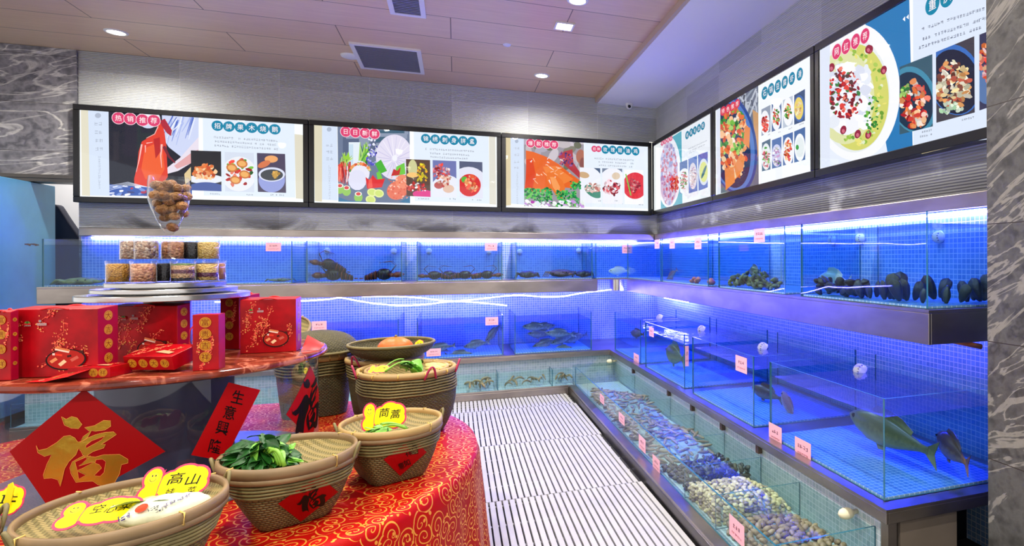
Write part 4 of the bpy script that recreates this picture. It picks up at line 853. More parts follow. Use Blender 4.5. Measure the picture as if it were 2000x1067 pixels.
for chr_, (x, y) in zip('生意興隆', [(464, 776), (448, 806), (434, 836), (420, 872)]): A.text(chr_, x, y, (25, 6), (7, -28), (8, 6, 8), off=.008)
A.build('brush_writing', INKP, t)
def cyl_s(s, z, l):                                  # arc length from the drum's right hand side, height
    a = s / RC; p = Vector((math.cos(a), math.sin(a), 0)); return Vector((SC.x, SC.y, z)) + p * (RC + l)
p0 = cyl_px(558, 810, 0); a0 = math.atan2(p0.y - SC.y, p0.x - SC.x) * RC; zc = p0.z; h_ = .152
A = Art(cyl_s, .015, .0015, 3e-5); A.poly([(a0, zc), (a0 + h_, zc + h_), (a0 + 2 * h_, zc), (a0 + h_, zc - h_)], (166, 4, 10)); t = A.build('black_fortune_poster', INKP); tag(t, 'red diamond paper with black brush character at the right edge of the glass drum', 'poster')
A = Art(cyl_s, .015, .0024, 3e-5); k_ = h_ / 152
def Q(pts): return [(a0 + (x + 6) * .00034, zc + h_ - y * .0003) for x, y in pts]
for p in strokes: A.poly([(a0 + .022 + (x - 300) * .00033, zc + h_ * .72 - (y - 300) * .00037) for x, y in p], (14, 10, 12))
A.build('brush_character', INKP, t)
A = Art(cyl_s, .015, .0032, 3e-5)
for p in holes: A.poly([(a0 + .022 + (x - 300) * .00033, zc + h_ * .72 - (y - 300) * .00037) for x, y in p], (166, 4, 10))
A.build('character_hollows', INKP, t)
A = Art(cyl_s, .015, .0015, 3e-5)

# ---- gift bags and boxes on the marble top
def face_art(o, ex, ey, n, l0=.0006):
    o, ex, ey, n = Vector(o), Vector(ex).normalized(), Vector(ey).normalized(), Vector(n).normalized()
    return Art(lambda u, v, l: o + ex * u + ey * v + n * l, 0, l0, 1.2e-5)
GOLD, DGOLD = (214, 166, 44), (190, 140, 34)
def branches(A, w, h, seed, n=6):
    random.seed(seed)
    for k in range(n):
        x, y = rnd(.1, .9) * w, rnd(.35, 1) * h; pts = [(x, y)]
        for j in range(6): x += rnd(-.08, .03) * w; y -= rnd(.02, .09) * h; pts.append((min(max(x, .01 * w), .99 * w), max(y, .02 * h)))
        A.line(pts, .0018, (226, 96, 70), w2=.0006)
        for p in pts:
            for j in range(5): A.ell(min(max(p[0] + rnd(-.05, .05) * w, .02 * w), .98 * w), min(max(p[1] + rnd(-.05, .05) * h, .02 * h), .98 * h), rnd(.001, .0035), rnd(.001, .003), random.choice([(236, 90, 70), (226, 70, 64), (240, 130, 90), (222, 150, 80)]), rnd(0, 3), 7)
def bag_front(A, w, h, seed):
    branches(A, w, h, seed, 8)
    A.ell(.20 * w, .80 * h, .034 * w, .03 * h, (96, 140, 60), 0, 16); A.rect(.16 * w, .775 * h, .24 * w, .80 * h, (190, 30, 40)); A.ell(.2 * w, .81 * h, .012 * w, .02 * h, (60, 100, 40), 0, 10)
    random.seed(seed + 1); A.scrib(.2 * w, .765 * h, (.014 * w, 0), (0, .02 * h), 5, (206, 196, 190), 1.1); A.ell(.345 * w, .83 * h, .016 * w, .018 * h, (150, 140, 150), 0, 12)
    A.rect(.31 * w, .765 * h, .42 * w, .80 * h, (186, 150, 150)); A.scrib(.365 * w, .782 * h, (.012 * w, 0), (0, .016 * h), 7, (110, 80, 84), 1.1)
    A.ell(.64 * w, .26 * h, .235 * w, .155 * h, (30, 16, 16), .06, 34); A.ell(.64 * w, .262 * h, .215 * w, .138 * h, (170, 34, 26), .06, 34)
    for x, y, a, b_, c, r in ((.60, .40, .17, .045, (236, 214, 196), -.3), (.60, .415, .17, .03, (214, 120, 70), -.3), (.50, .25, .09, .045, (226, 150, 96), .7), (.60, .21, .10, .05, (240, 206, 160), .8), (.74, .27, .10, .045, (196, 96, 80), .6), (.56, .33, .08, .03, (226, 60, 40), -.2), (.82, .37, .05, .04, (70, 24, 20), 0), (.68, .31, .05, .03, (60, 24, 20), .3), (.50, .34, .03, .03, (240, 220, 210), 0)):
        A.poly([(x * w + (sx * a * w) * math.cos(r) - (sy * b_ * h) * math.sin(r), y * h + (sx * a * w) * math.sin(r) * .8 + (sy * b_ * h) * math.cos(r)) for sx, sy in ((-.5, -.5), (.5, -.5), (.5, .5), (-.5, .5))], c)
def side_rounds(A, w, h, chars, horizontal=False, r=None, bg=None):
    n = len(chars)
    for k, ch in enumerate(chars):
        if ch == ' ': continue
        x, y = (w * (k + .75) / (n + .5), h * .5) if horizontal else (w * .5, h * (.86 - .62 * k / (n - 1)))
        rr = r or min(w * .26, .0155); A.ell(x, y, rr, rr, GOLD, 0, 22); A.ell(x, y, rr * .9, rr * .9, bg or (170, 16, 28), 0, 22); A.ell(x, y, rr * .8, rr * .8, DGOLD, 0, 22); A.text(ch, x, y, (rr * 1.35, 0), (0, rr * 1.35), (120, 20, 16), off=.004)
def gift_bag(label, o, ex, w, h, d, chars, seed, front=True, side_mat='bag_side', group='red gift bags', left_side=None):
    """o: lower front left corner; ex: along the front; the bag runs back from it"""
    o = Vector(o); ex = Vector((ex[0], ex[1], 0)).normalized(); n = Vector((ex.y, -ex.x, 0)); bk = -n
    t = thing('gift_bag', label, 'gift bag', o + ex * w / 2 + bk * d / 2, 0, group)
    P = lambda a, b_, z: o + ex * a + bk * b_ + Vector((0, 0, z)); b = MB(); e = .12 * d
    b.add([P(0, 0, .0008), P(w, 0, .0008), P(w, d, .0008), P(0, d, .0008), P(0, 0, h * .97), P(w, 0, h * .97), P(w, d, h), P(0, d, h), P(-.0, d / 2, h * .9), P(w, d / 2, h * .9)],
          [(0, 1, 5, 4), (3, 2, 1, 0), (2, 3, 7, 6), (0, 4, 7, 3), (1, 2, 6, 5), (4, 5, 6, 7)]); b.m[3] = b.m[4] = 1
    b.build('bag_body', [MATS['bag_red'], MATS[side_mat]], t, bevel=.0015)
    A = face_art(P(0, 0, 0), ex, UP, n)
    if front: bag_front(A, w, h * .97, seed)
    else: branches(A, w, h * .9, seed, 3); side_rounds(A, w, h, chars, bg=(150, 12, 40))
    A.build('front_print', INKP, t)
    A = face_art(P(w, 0, 0), bk, UP, ex); side_rounds(A, d, h, chars, bg=(150, 20, 60)); A.build('side_print', INKP, t)
    if left_side: A = face_art(P(0, d, 0), -bk, UP, -ex); side_rounds(A, d, h, left_side, bg=(150, 20, 60)); A.build('left_side_print', INKP, t)
    for q in (.0, d):
        b = MB(); b.tube([P(w * .34, q, h * .965)] + [P(w * (.34 + .32 * k / 8), q, h * (.968 + .10 * math.sin(PI * k / 8) * (.4 if q else .25))) for k in range(1, 8)] + [P(w * .66, q, h * .965)], .0028, 6); b.build('handle', MATS['cord_red'], t, smooth=True)
    return t
R0 = RIM + .0004
p1 = atz(22, 739, R0); exA = (RT.x * .985 + FW.x * .10, RT.y * .985 + FW.y * .10)
gift_bag('large red gift bag at the far left of the marble top, front showing', p1, exA, .243, .216, .075, '大吉大利', 5, left_side='富贵吉祥')
def at_depth(px, Z): d = ray(px, 600); p = CAM + d * (Z / FPX); return Vector((p.x, p.y, R0))
gift_bag('red gift bag left of the centre post, half hidden behind lying gift boxes', at_depth(217, 2.035), RT, .232, .206, .055, '大吉大利', 15)
gift_bag('red gift bag cut off by the left edge of the view, its end reading 富贵吉祥', at_depth(-14, 1.74), RT, .053, .212, .022, '富贵吉祥', 25, front=False)
gift_bag('red gift bag at the right end of the marble top with full plate picture', atz(469, 692, R0), (.9995, -.02), .186, .213, .075, '富贵吉祥', 35)
gift_bag('red gift bag standing behind the upright box, its end reading 富贵吉祥', at_depth(430, 2.34), RT, .076, .219, .12, '富贵吉祥', 45, front=False)
def gift_box(name, label, o, ex, w, h, d, faces, cat='gift box', group='red gift boxes', tilt=None):
    o = Vector(o); ex = Vector((ex[0], ex[1], 0)).normalized(); n = Vector((ex.y, -ex.x, 0)); bk = -n
    t = thing(name, label, cat, o + ex * w / 2 + bk * d / 2, 0, group); up = Vector((0, 0, 1))
    if tilt: up, bk = (UP * math.cos(tilt) - bk * math.sin(tilt)), (bk * math.cos(tilt) + UP * math.sin(tilt)); n = -bk
    P = lambda a, b_, z: o + ex * a + bk * b_ + up * z; b = MB()
    b.add([P(0, 0, 0), P(w, 0, 0), P(w, d, 0), P(0, d, 0), P(0, 0, h), P(w, 0, h), P(w, d, h), P(0, d, h)], [(0, 1, 5, 4), (3, 2, 1, 0), (2, 3, 7, 6), (0, 4, 7, 3), (1, 2, 6, 5), (4, 5, 6, 7)])
    b.build('box_body', MATS['bag_red'], t, bevel=.0012)
    A = face_art(P(0, 0, 0), ex, up, n); faces[0](A, w, h); A.build('front_print', INKP, t)
    if len(faces) > 1 and faces[1]: A = face_art(P(0, d, 0), -bk, up, -ex); faces[1](A, d, h); A.build('side_print', INKP, t)
    if len(faces) > 2 and faces[2]: A = face_art(P(0, 0, h), ex, bk, up); faces[2](A, w, d); A.build('top_print', INKP, t)
    return t, P
def hor(ch, r=None): return lambda A, w, h: side_rounds(A, w, h, ch, True, r)
def ver(ch): return lambda A, w, h: (branches(A, w, h, 77, 4), side_rounds(A, w, h, ch, False, .0165))
t, P = gift_box('gift_box', 'small upright red gift box with four gold round characters, on the rim', atz(376, 725, R0), (.995, -.05), .072, .182, .05, [ver('富贵吉祥')])
b = MB(); b.tube([P(-.002, .02, .15), P(-.014, .02, .13), P(-.016, .02, .09), P(-.004, .02, .07)], .002, 6); b.build('handle', MATS['cord_red'], t, smooth=True)
def toppic(A, w, d): branches(A, w, d, 91, 5); A.poly([(.5 * w, .3 * d), (.86 * w, .16 * d), (.9 * w, .3 * d), (.6 * w, .45 * d)], (236, 150, 110)); A.poly([(.2 * w, .8 * d), (.34 * w, .84 * d), (.34 * w, .92 * d), (.2 * w, .9 * d)], (214, 90, 60))
gift_box('lying_gift_box', 'red gift box propped on its edge beside the upright box, side reading 大吉大利', atz(246, 723, R0 + .009), (.93, -.36), .158, .046, .105, [hor('大吉大利', .014), hor('富贵吉祥', .011), toppic], tilt=.24)
gift_box('lying_gift_box', 'red gift box lying flat at the front left, half under a red envelope', atz(132, 740, R0), (.97, -.24), .118, .033, .085, [hor('  吉祥', .0125), None, toppic])
# red envelopes and paper
q = [atz(47, 749, R0), atz(131, 748, R0), None, None]
b = MB(); o_, e1 = q[0], (q[1] - q[0]); e2 = Vector((.045, .105, 0))
def env(u, v): p = o_ + e1 * u + e2 * v; return p + Vector((0, 0, .0012 + .033 * max(0, min(1, (v * .55 + u * .7) - .33)) ** .9 * 1.05 + .0015))
b.grid(env, 20, 16); b.v += []; t = b.build('red_envelope', MATS['red_paper'], smooth=True); tag(t, 'glossy red envelope sloping over the front left gift box edge', 'envelope')
A = Art(lambda u, v, l: env(u, v) + Vector((0, 0, l)), 0, .0012, 2e-5); random.seed(3)
for ch, (x, y) in zip('福到', ((.36, .38), (.56, .56))): A.text(ch, x, y, (.2, .02), (-.04, .26), (150, 130, 70), off=.006)
A.ell(.2, .2, .05, .06, (236, 150, 120))
for k in range(26): A.ell(rnd(.04, .96), rnd(.04, .9), .01, .012, (244, 190, 120), 0, 6)
A.build('gold_print', INKP, t)
def sheet(u, v): p = atz(588, 686, R0) + Vector((.062 * u, .0, 0)) + Vector((.01, .06, 0)) * v; return p + Vector((0, 0, .0008 + .055 * v * (1 - .75 * u)))
b = MB(); b.grid(sheet, 8, 8); t = b.build('red_paper', MATS['red_paper'], smooth=True); tag(t, 'loose red paper curling up at the right end of the marble top', 'paper')

# ---- jars of nuts and beans
def m_speck(name, cols, scale, bump=.6, bands=None):
    t = NT(name); tc = t.n('ShaderNodeTexCoord').outputs['Object']; vo = t.n('ShaderNodeTexVoronoi', i_Scale=scale, i_Vector=tc, i_Randomness=.85); w = t.xyz(vo.outputs['Color'])[0]
    c = t.ramp(w, [(i / max(1, len(cols) - 1), lin(k)) for i, k in enumerate(cols)])
    if bands:
        z = t.xyz(tc)[2]
        for z0, z1, k in bands:
            m = t.math('MULTIPLY', t.math('GREATER_THAN', z, z0), t.math('LESS_THAN', z, z1)); c = t.mix(m, c, t.ramp(w, [(0, lin(k)), (1, tuple(min(1, 1.5 * v) for v in lin(k)))]))
    t.bsdf(c, .45, 0, t.bump(t.math('SUBTRACT', 1., vo.outputs['Distance']), bump, .01)); return t.m
m_speck('golden_beans', [(150, 100, 34), (214, 160, 62), (190, 136, 50)], 190); m_speck('peanuts', [(196, 130, 92), (226, 170, 130), (170, 100, 70)], 110); m_speck('black_beans', [(16, 16, 22), (40, 40, 50), (24, 24, 30)], 170)
m_speck('mixed_nuts', [(226, 206, 180), (120, 76, 56), (206, 176, 150), (90, 60, 70), (240, 226, 206)], 130); m_speck('yellow_beans', [(214, 176, 84), (236, 206, 126), (196, 152, 66)], 180)
m_speck('layered_beans', [(206, 160, 110), (236, 196, 150)], 150, .6, [(.0, .016, (22, 26, 44)), (.032, .046, (90, 40, 60)), (.062, .09, (96, 120, 50))]); m_speck('layered_yellow_beans', [(220, 176, 90), (240, 206, 130)], 150, .6, [(.018, .034, (96, 40, 70)), (.066, .09, (60, 36, 30))])
m_speck('walnut_heap', [(170, 112, 66), (200, 146, 96)], 40, .4)
def jar(l, d, z, r, h, content, label, desc):
    c = at_stand(l, d, z); t = thing('storage_jar', label, 'jar', c, 0, 'clear jars of nuts and beans on the steel turntable')
    b = MB(); b.lathe([(0, .0008), (r * .96, .0008), (r, .004), (r, h - .012), (r * .97, h - .008)], c, 32); b.build('glass_body', MATS['jar_glass'], t, smooth=True, angle=.7)
    b = MB(); b.lathe([(r * 1.02, h - .014), (r * 1.03, h - .003), (r * .99, h), (0, h)], c, 32); b.build('lid', MATS['jar_glass'], t, smooth=True, angle=.7)
    b = MB(); random.seed(int(abs(l) * 1e4)); q = r * .93
    b.lathe([(0, .004), (q, .0045), (q, h * .8), (q * .9, h * .855), (q * .5, h * .87), (0, h * .86)], c, 28, fold=lambda a, zz: 1 + .012 * math.sin(11 * a + zz * 300))
    tag(b.build(desc[0], MATS[content], smooth=True, origin=c), desc[1], desc[2], kind='stuff')
JZ, JR, JH = 1.2245, .037, .080
jar(-.132, .035, JZ, JR, JH, 'golden_beans', 'lower jar of golden beans at the left end of the turntable', ('soybeans', 'golden beans filling the leftmost lower jar', 'beans'))
jar(-.066, .105, JZ, JR, JH, 'peanuts', 'lower jar of pink peanuts, second from left on the turntable', ('peanuts', 'pink peanuts filling the second lower jar from left', 'nuts'))
jar(-.010, .040, JZ, JR, JH, 'black_beans', 'lower jar of black beans set back between two front jars', ('black_beans', 'black beans filling the set back lower jar', 'beans'))
jar(.042, .108, JZ, JR, JH, 'layered_beans', 'lower jar with layers topped by green beans, front right of centre', ('layered_beans', 'green, cream and purple bean layers in the lower jar right of centre', 'beans'))
jar(.112, .068, JZ, JR, JH, 'layered_yellow_beans', 'lower jar of yellow and purple layered beans at the right', ('layered_yellow_beans', 'yellow and purple bean layers in the right lower jar', 'beans'))
jar(.140, -.030, JZ, JR, JH, 'walnut_heap', 'lower jar of walnuts peeking out behind the right end', ('walnuts_in_jar', 'walnuts inside the jar behind the right end', 'nuts'))
UJ = JZ + JH + .0015
jar(-.098, .028, UJ, JR * .94, JH, 'mixed_nuts', 'upper jar of mixed nuts at the left end of the top row', ('mixed_nuts', 'mixed nuts in the leftmost upper jar', 'nuts'))
jar(-.058, .092, UJ, JR * .94, JH, 'mixed_nuts', 'upper jar of mixed nuts in front, overlapping the leftmost one', ('mixed_nuts', 'mixed nuts in the front left upper jar', 'nuts'))
jar(.014, .040, UJ, JR * .94, JH, 'peanuts', 'upper jar of peanuts and walnuts behind the glass stem', ('peanuts', 'peanuts in the upper jar behind the glass stem', 'nuts'))
jar(.072, .012, UJ, JR * .94, JH, 'black_beans', 'upper jar of black beans, second from right in the top row', ('black_beans', 'black beans in the second upper jar from right', 'beans'))
jar(.118, .058, UJ, JR * .94, JH, 'yellow_beans', 'upper jar of yellow beans at the right end of the top row', ('yellow_beans', 'yellow beans in the rightmost upper jar', 'beans'))
# ---- the big glass of walnuts
gc = at_stand(.004, .118, UJ); t = thing('wine_glass', 'oversized wine glass filled with walnuts on top of the jars', 'glass', gc)
prof = [(.0, .0008), (.036, .0012), (.034, .004), (.010, .008), (.0045, .016), (.004, .06), (.0045, .088)]
bowl = [(.0045, .088), (.012, .094), (.024, .117), (.038, .150), (.051, .184), (.0585, .214), (.0600, .244), (.0590, .276), (.0565, .300)]
b = MB(); b.lathe(prof, gc, 32); b.build('stem', MATS['jar_glass'], t, smooth=True); b = MB(); b.lathe(bowl, gc, 48); b.build('bowl', MATS['jar_glass'], t, smooth=True)
t = NT('walnut_shell'); tc = t.n('ShaderNodeTexCoord').outputs['Object']; oi = t.n('ShaderNodeObjectInfo').outputs['Random']; nz = t.noise(tc, 90., 4., 1.2)
c = t.ramp(t.math('MULTIPLY_ADD', oi, .5, t.math('MULTIPLY', nz, .5)), [(.25, lin((128, 82, 40))), (.5, lin((166, 114, 60))), (.8, lin((190, 142, 90)))]); t.bsdf(c, .42, 0, t.bump(nz, 1., .02))
b = MB(); b.ell((0, 0, 0), (.0186, .0156, .0156), 16, 12, f=lambda p: 1 + .035 * math.sin(9 * p.x + 6 * p.y) * math.sin(8 * p.z + 3 * p.x) + .05 * max(0, 1 - abs(p.y) * 9)); wal = b.build('walnut', MATS['walnut_shell'], smooth=True)
def bowl_r(z):
    for (r0, z0), (r1, z1) in zip(bowl, bowl[1:]):
        if z0 <= z <= z1: return r0 + (r1 - r0) * (z - z0) / (z1 - z0)
    return .05
random.seed(8); spots = []; z = .108
spots.append((0, 0, .120)); z = .146; lay = 0
while z < .284:
    R_ = max(.012, bowl_r(z) - .0200); n = max(2, int(2 * PI * R_ / .0305)); off = rnd(0, 6)
    for k in range(n): a = off + 2 * PI * k / n; spots.append((R_ * math.cos(a), R_ * math.sin(a), z + rnd(-.003, .003)))
    if R_ > .032:
        m = max(1, 1)
        for k in range(m): a = off + 2 * PI * k / m; spots.append((0, 0, z + rnd(.004, .01)))
    z += .0245
for i, (x, y, zz) in enumerate(spots):
    o = wal if i == 0 else wal.copy()
    if i: col.objects.link(o)
    o.location = gc + Vector((x, y, zz)); o.rotation_euler = (rnd(0, 6), rnd(-.5, .5), rnd(0, 6)); k = rnd(.92, 1.06); o.scale = (k, k, k); tag(o, 'whole brown walnut heaped inside the oversized wine glass', 'walnut', 'walnuts in the wine glass')
# ================================================================ woven baskets of vegetables
def m_weave(name, c1, c2, nu, nv, rough=.6):
    t = NT(name); uv = t.xyz(t.n('ShaderNodeUVMap').outputs[0]); v = t.math('MULTIPLY', uv[1], nv); row = t.math('FLOOR', v)
    u = t.math('ADD', t.math('MULTIPLY', uv[0], nu), t.math('MULTIPLY', row, .5)); a = t.math('SINE', t.math('MULTIPLY', t.math('FRACT', u), PI)); b_ = t.math('SINE', t.math('MULTIPLY', t.math('FRACT', v), PI))
    h = t.math('MULTIPLY', t.math('POWER', a, .5), t.math('POWER', b_, .6)); tc = t.n('ShaderNodeTexCoord').outputs['Object']; nz = t.noise(tc, 30., 4.)
    rc = t.n('ShaderNodeTexWhiteNoise', noise_dimensions='2D', i_Vector=t.comb(row, t.math('FLOOR', u))).outputs[0]
    c = t.mix(t.math('MULTIPLY_ADD', rc, .5, t.math('MULTIPLY', nz, .5)), lin(c1), lin(c2)); c = t.mix(t.math('MULTIPLY', t.math('SUBTRACT', 1., h), .8), c, lin((52, 42, 20)))
    t.bsdf(c, rough, 0, t.bump(h, .9, .005)); return t.m
m_weave('bamboo_weave', (104, 92, 46), (140, 124, 70), 70, 130); m_weave('dark_bamboo_weave', (76, 72, 40), (104, 96, 54), 70, 130)
def m_herring():
    t = NT('herringbone_weave'); uv = t.xyz(t.n('ShaderNodeUVMap').outputs[0]); x = t.math('MULTIPLY', uv[0], 130.); y = t.math('MULTIPLY', uv[1], 130.)
    k = t.math('FRACT', t.math('DIVIDE', t.math('ADD', t.math('FLOOR', x), t.math('FLOOR', y)), 4.)); s_ = t.math('LESS_THAN', k, .5); fx = t.math('SINE', t.math('MULTIPLY', t.math('FRACT', x), PI)); fy = t.math('SINE', t.math('MULTIPLY', t.math('FRACT', y), PI))
    h = t.math('ADD', t.math('MULTIPLY', s_, fx), t.math('MULTIPLY', t.math('SUBTRACT', 1., s_), fy)); h = t.math('POWER', h, .5)
    c = t.mix(s_, lin((156, 138, 80)), lin((122, 110, 58))); c = t.mix(t.math('MULTIPLY', t.math('SUBTRACT', 1., h), .7), c, lin((66, 52, 26))); t.bsdf(c, .6, 0, t.bump(h, .6, .003)); return t.m
m_herring()
plain('bamboo_rim', (128, 104, 70), .5, vary=.22, scale=9.); plain('bamboo_rim_pale', (172, 142, 86), .5, vary=.15, scale=9.); plain('cane', (118, 106, 62), .6, vary=.2, scale=30.); plain('twine_pink', (176, 40, 80), .6); plain('binding', (210, 172, 84), .5)
class Basket:
    def __init__(s, c, z0, h, hb, rt, rot, n0=6., tilt=0, fat=.0, ry=1.0): s.c, s.z0, s.h, s.hb, s.rt, s.rot, s.n0, s.fat, s.ry = Vector((c[0], c[1], 0)), z0, h, hb, rt, rot, n0, fat, ry
    def rad(s, a, t):
        n = s.n0 + (2.05 - s.n0) * min(1, t * 1.05) ** .7; q = (abs(math.cos(a)) ** n + abs(math.sin(a)) ** n) ** (-1 / n); e = t ** .8
        return (s.hb + (s.rt - s.hb) * e + s.fat * math.sin(PI * t)) * q
    def p(s, a, t, l=0):
        r = s.rad(a, t) + l; x, y = r * math.cos(a), r * math.sin(a) * (1 + (s.ry - 1) * t); cr, sr = math.cos(s.rot), math.sin(s.rot)
        return s.c + Vector((x * cr - y * sr, x * sr + y * cr, s.z0 + s.h * t))
    def side(s, mb, n=72, m=24, t0=0., t1=1., l=0): mb.grid(lambda u, v: s.p(2 * PI * u, t0 + (t1 - t0) * v, l), n, m, 0, lambda u, v: (u * 2 * PI * s.rt * .85, (t0 + (t1 - t0) * v) * s.h))
def loop(B, t, r, l=0, wob=0., n=72): return [B.p(2 * PI * k / n, t + wob * math.sin(9 * 2 * PI * k / n), l) for k in range(n + 1)]
def make_basket(B, label, weave='bamboo_weave', coils=5, rimmat='bamboo_rim', handles=(), hmat='cane', rim_h=.016, bind=0, group='woven bamboo baskets on the red cloth'):
    t = thing('bamboo_basket', label, 'basket', (B.c.x, B.c.y, B.z0), 0, group)
    b = MB(); B.side(b, 84, 26, .0, .995); n = len(b.v); B.side(b, 84, 10, .3, .995, -.006); b.grid(lambda u, v: B.p(2 * PI * u, .0, -B.rad(2 * PI * u, 0) * (1 - v)) + Vector((0, 0, .001)), 84, 4, 0, lambda u, v: (u, v * .1)); b.build('woven_body', MATS[weave], t, smooth=True)
    b = MB()
    for k in range(coils): tt = .985 - (k + .5) * .30 / coils; b.tube(loop(B, tt, .003, .0018, .004), .0042, 6, cap=False)
    if coils: b.build('coiled_band', MATS['cane'], t, smooth=True)
    b = MB(); prof = [(-.007, -rim_h * .6), (.006, -rim_h * .6), (.009, 0), (.005, rim_h * .5), (-.004, rim_h * .5), (-.008, 0), (-.007, -rim_h * .6)]
    def rimf(u, v):
        i = min(int(v * 6 + 1e-6), 5); f = v * 6 - i; a = prof[i]; c = prof[i + 1]; p = B.p(2 * PI * u, 1, a[0] + (c[0] - a[0]) * f); return p + Vector((0, 0, a[1] + (c[1] - a[1]) * f))
    b.grid(rimf, 96, 6); b.build('rim', MATS[rimmat], t, smooth=True)
    for k in range(bind):
        a = 2 * PI * k / bind; b = MB(); b.tube([B.p(a, 1, x) + Vector((0, 0, z)) for x, z in ((-.009, -.009), (.010, -.010), (.0115, 0), (.007, .0095), (-.006, .0095), (-.010, 0))], .0032, 6); b.build('binding', MATS['binding'], t, smooth=True)
    for a in handles:
        b = MB(); pts = [B.p(a + (k - 5) * .030 * .17 / B.rt, .93, .006 + .016 * math.sin(PI * k / 10)) + Vector((0, 0, .055 * math.sin(PI * k / 10))) for k in range(11)]; b.tube(pts, .0048, 8); b.build('handle', MATS[hmat], t, smooth=True)
    return t
def make_tray(c, z, r, depth, label, rim_h=.024, rot=0, ry=1., tilt=(0, 0), rimmat='bamboo_rim', group='shallow woven trays on the baskets'):
    """shallow winnowing tray: a woven dish inside a broad bamboo hoop; z is the height of the hoop's lower edge"""
    M_ = Matrix.Translation(Vector((c[0], c[1], z))) @ Euler((tilt[0], tilt[1], rot)).to_matrix().to_4x4()
    t = thing('woven_tray', label, 'tray', (c[0], c[1], z - depth), 0, group)
    def dish(u, v, l=0): rr = r * .985 * v; return M_ @ Vector((rr * math.cos(2 * PI * u), rr * math.sin(2 * PI * u) * ry, -depth * (1 - v ** 2.6) + rim_h * .35 + l))
    b = MB(); b.grid(lambda u, v: dish(u, .004 + .996 * v), 64, 14, 0, lambda u, v: (r * v * math.cos(2 * PI * u), r * v * math.sin(2 * PI * u)))
    b.grid(lambda u, v: dish(u, .004 + .996 * v, -.004), 64, 14, 0, lambda u, v: (r * v * math.cos(2 * PI * u), r * v * math.sin(2 * PI * u))); b.build('woven_dish', MATS['herringbone_weave'], t, smooth=True)
    b = MB(); pr = [(r - .004, 0), (r + .005, 0), (r + .006, rim_h * .5), (r + .004, rim_h), (r - .005, rim_h), (r - .006, rim_h * .5), (r - .004, 0)]
    b.grid(lambda u, v: M_ @ (lambda q: Vector((q[0] * math.cos(2 * PI * u), q[0] * math.sin(2 * PI * u) * ry, q[1])))((lambda i, f: (pr[i][0] + (pr[i + 1][0] - pr[i][0]) * f, pr[i][1] + (pr[i + 1][1] - pr[i][1]) * f))(min(int(v * 6 + 1e-6), 5), v * 6 - min(int(v * 6 + 1e-6), 5))), 96, 6); b.build('hoop', MATS[rimmat], t, smooth=True)
    for k in range(4):
        a = .9 + k * PI / 2; b = MB(); b.tube([M_ @ Vector((q * math.cos(a), q * math.sin(a) * ry, zz)) for q, zz in ((r - .007, 0), (r + .008, -.002), (r + .009, rim_h), (r - .007, rim_h + .001))], .0024, 6); b.build('lashing', MATS['binding'], t, smooth=True)
    return M_
def basket_px(B, l0=.003):
    m = MB(); B.side(m, 96, 24, .02, .97); tr = bvh(m)
    def f(px, py, l):
        d = ray(px, py).normalized(); hit, n, _, _ = tr.ray_cast(CAM, d)
        if hit is None: hit, n, _, _ = tr.find_nearest(CAM + d * (B.c - CAM).length)
        if n.dot(d) > 0: n = -n
        return hit + n * l
    return Art(f, 12, l0, 3e-5)
# ---- greens
plain('leaf_green', (26, 84, 24), .45, vary=.4, scale=26., bump=.3); plain('leaf_light', (120, 186, 66), .42, vary=.3, scale=24., bump=.3); plain('stem_green', (130, 184, 62), .4, vary=.2); plain('leaf_pale', (196, 214, 150), .45, vary=.2)
def leaf(mb, base, d, L, w, curl, roll=0., mi=0):
    d = Vector(d).normalized(); s_ = d.cross(UP)
    if s_.length < .1: s_ = Vector((1, 0, 0))
    s_.normalize(); n = s_.cross(d).normalized(); cr, sr = math.cos(roll), math.sin(roll); s_, n = s_ * cr + n * sr, n * cr - s_ * sr
    ph = rnd(0, 6)
    def f(u, v):
        x = v; wd = w * (math.sin(PI * min(1, x * .93 + .05)) ** .75) * (u - .5) * 2
        return Vector(base) + d * (L * x) + s_ * wd - n * (curl * L * x * x) + n * (.22 * w * abs(u - .5) * 2 + .10 * w * math.sin(7 * x + ph) * (u - .5) * 2)
    mb.grid(f, 4, 7, mi)
def bunch(name, label, cat, c, dirs, L, stems, mats, n=40, w=.018, spread=.05, hgt=.04, seed=1, group=None, over=None, fan=1.3):
    """a tied bunch of greens lying along dirs with leafy end raised"""
    random.seed(seed); c = Vector(c); t = thing(name, label, cat, c, 0, group); d = Vector(dirs).normalized(); s_ = d.cross(UP).normalized()
    for k in range(stems):
        q = (k / max(1, stems - 1) - .5); b = MB(); p0 = c - d * L * .5 + s_ * q * spread * .8 + Vector((0, 0, .006 + rnd(0, .014)))
        pts = [p0 + d * (L * .62 * j / 7) + s_ * q * spread * .5 * j / 7 + Vector((0, 0, hgt * .85 * math.sin(PI * .62 * j / 7))) for j in range(8)]
        b.tube(pts, [.0052 - .0024 * j / 7 for j in range(8)], 7); b.build('stalk', MATS['stem_green'], t, smooth=True)
    b = MB()
    for k in range(n):
        q = rnd(-.5, .5); base = c + d * L * rnd(-.12, .32) + s_ * q * spread * fan + Vector((0, 0, rnd(.25, 1) * hgt)); a = rnd(-1.3, 1.3) + q
        leaf(b, base, d * math.cos(a) + s_ * math.sin(a) + UP * rnd(-.35, .5), L * rnd(.22, .42), w * rnd(.7, 1.3), rnd(.1, .7), rnd(-.7, .7), k % len(mats))
    b.build('leaves', [MATS[m] for m in mats], t, smooth=True)
    return t
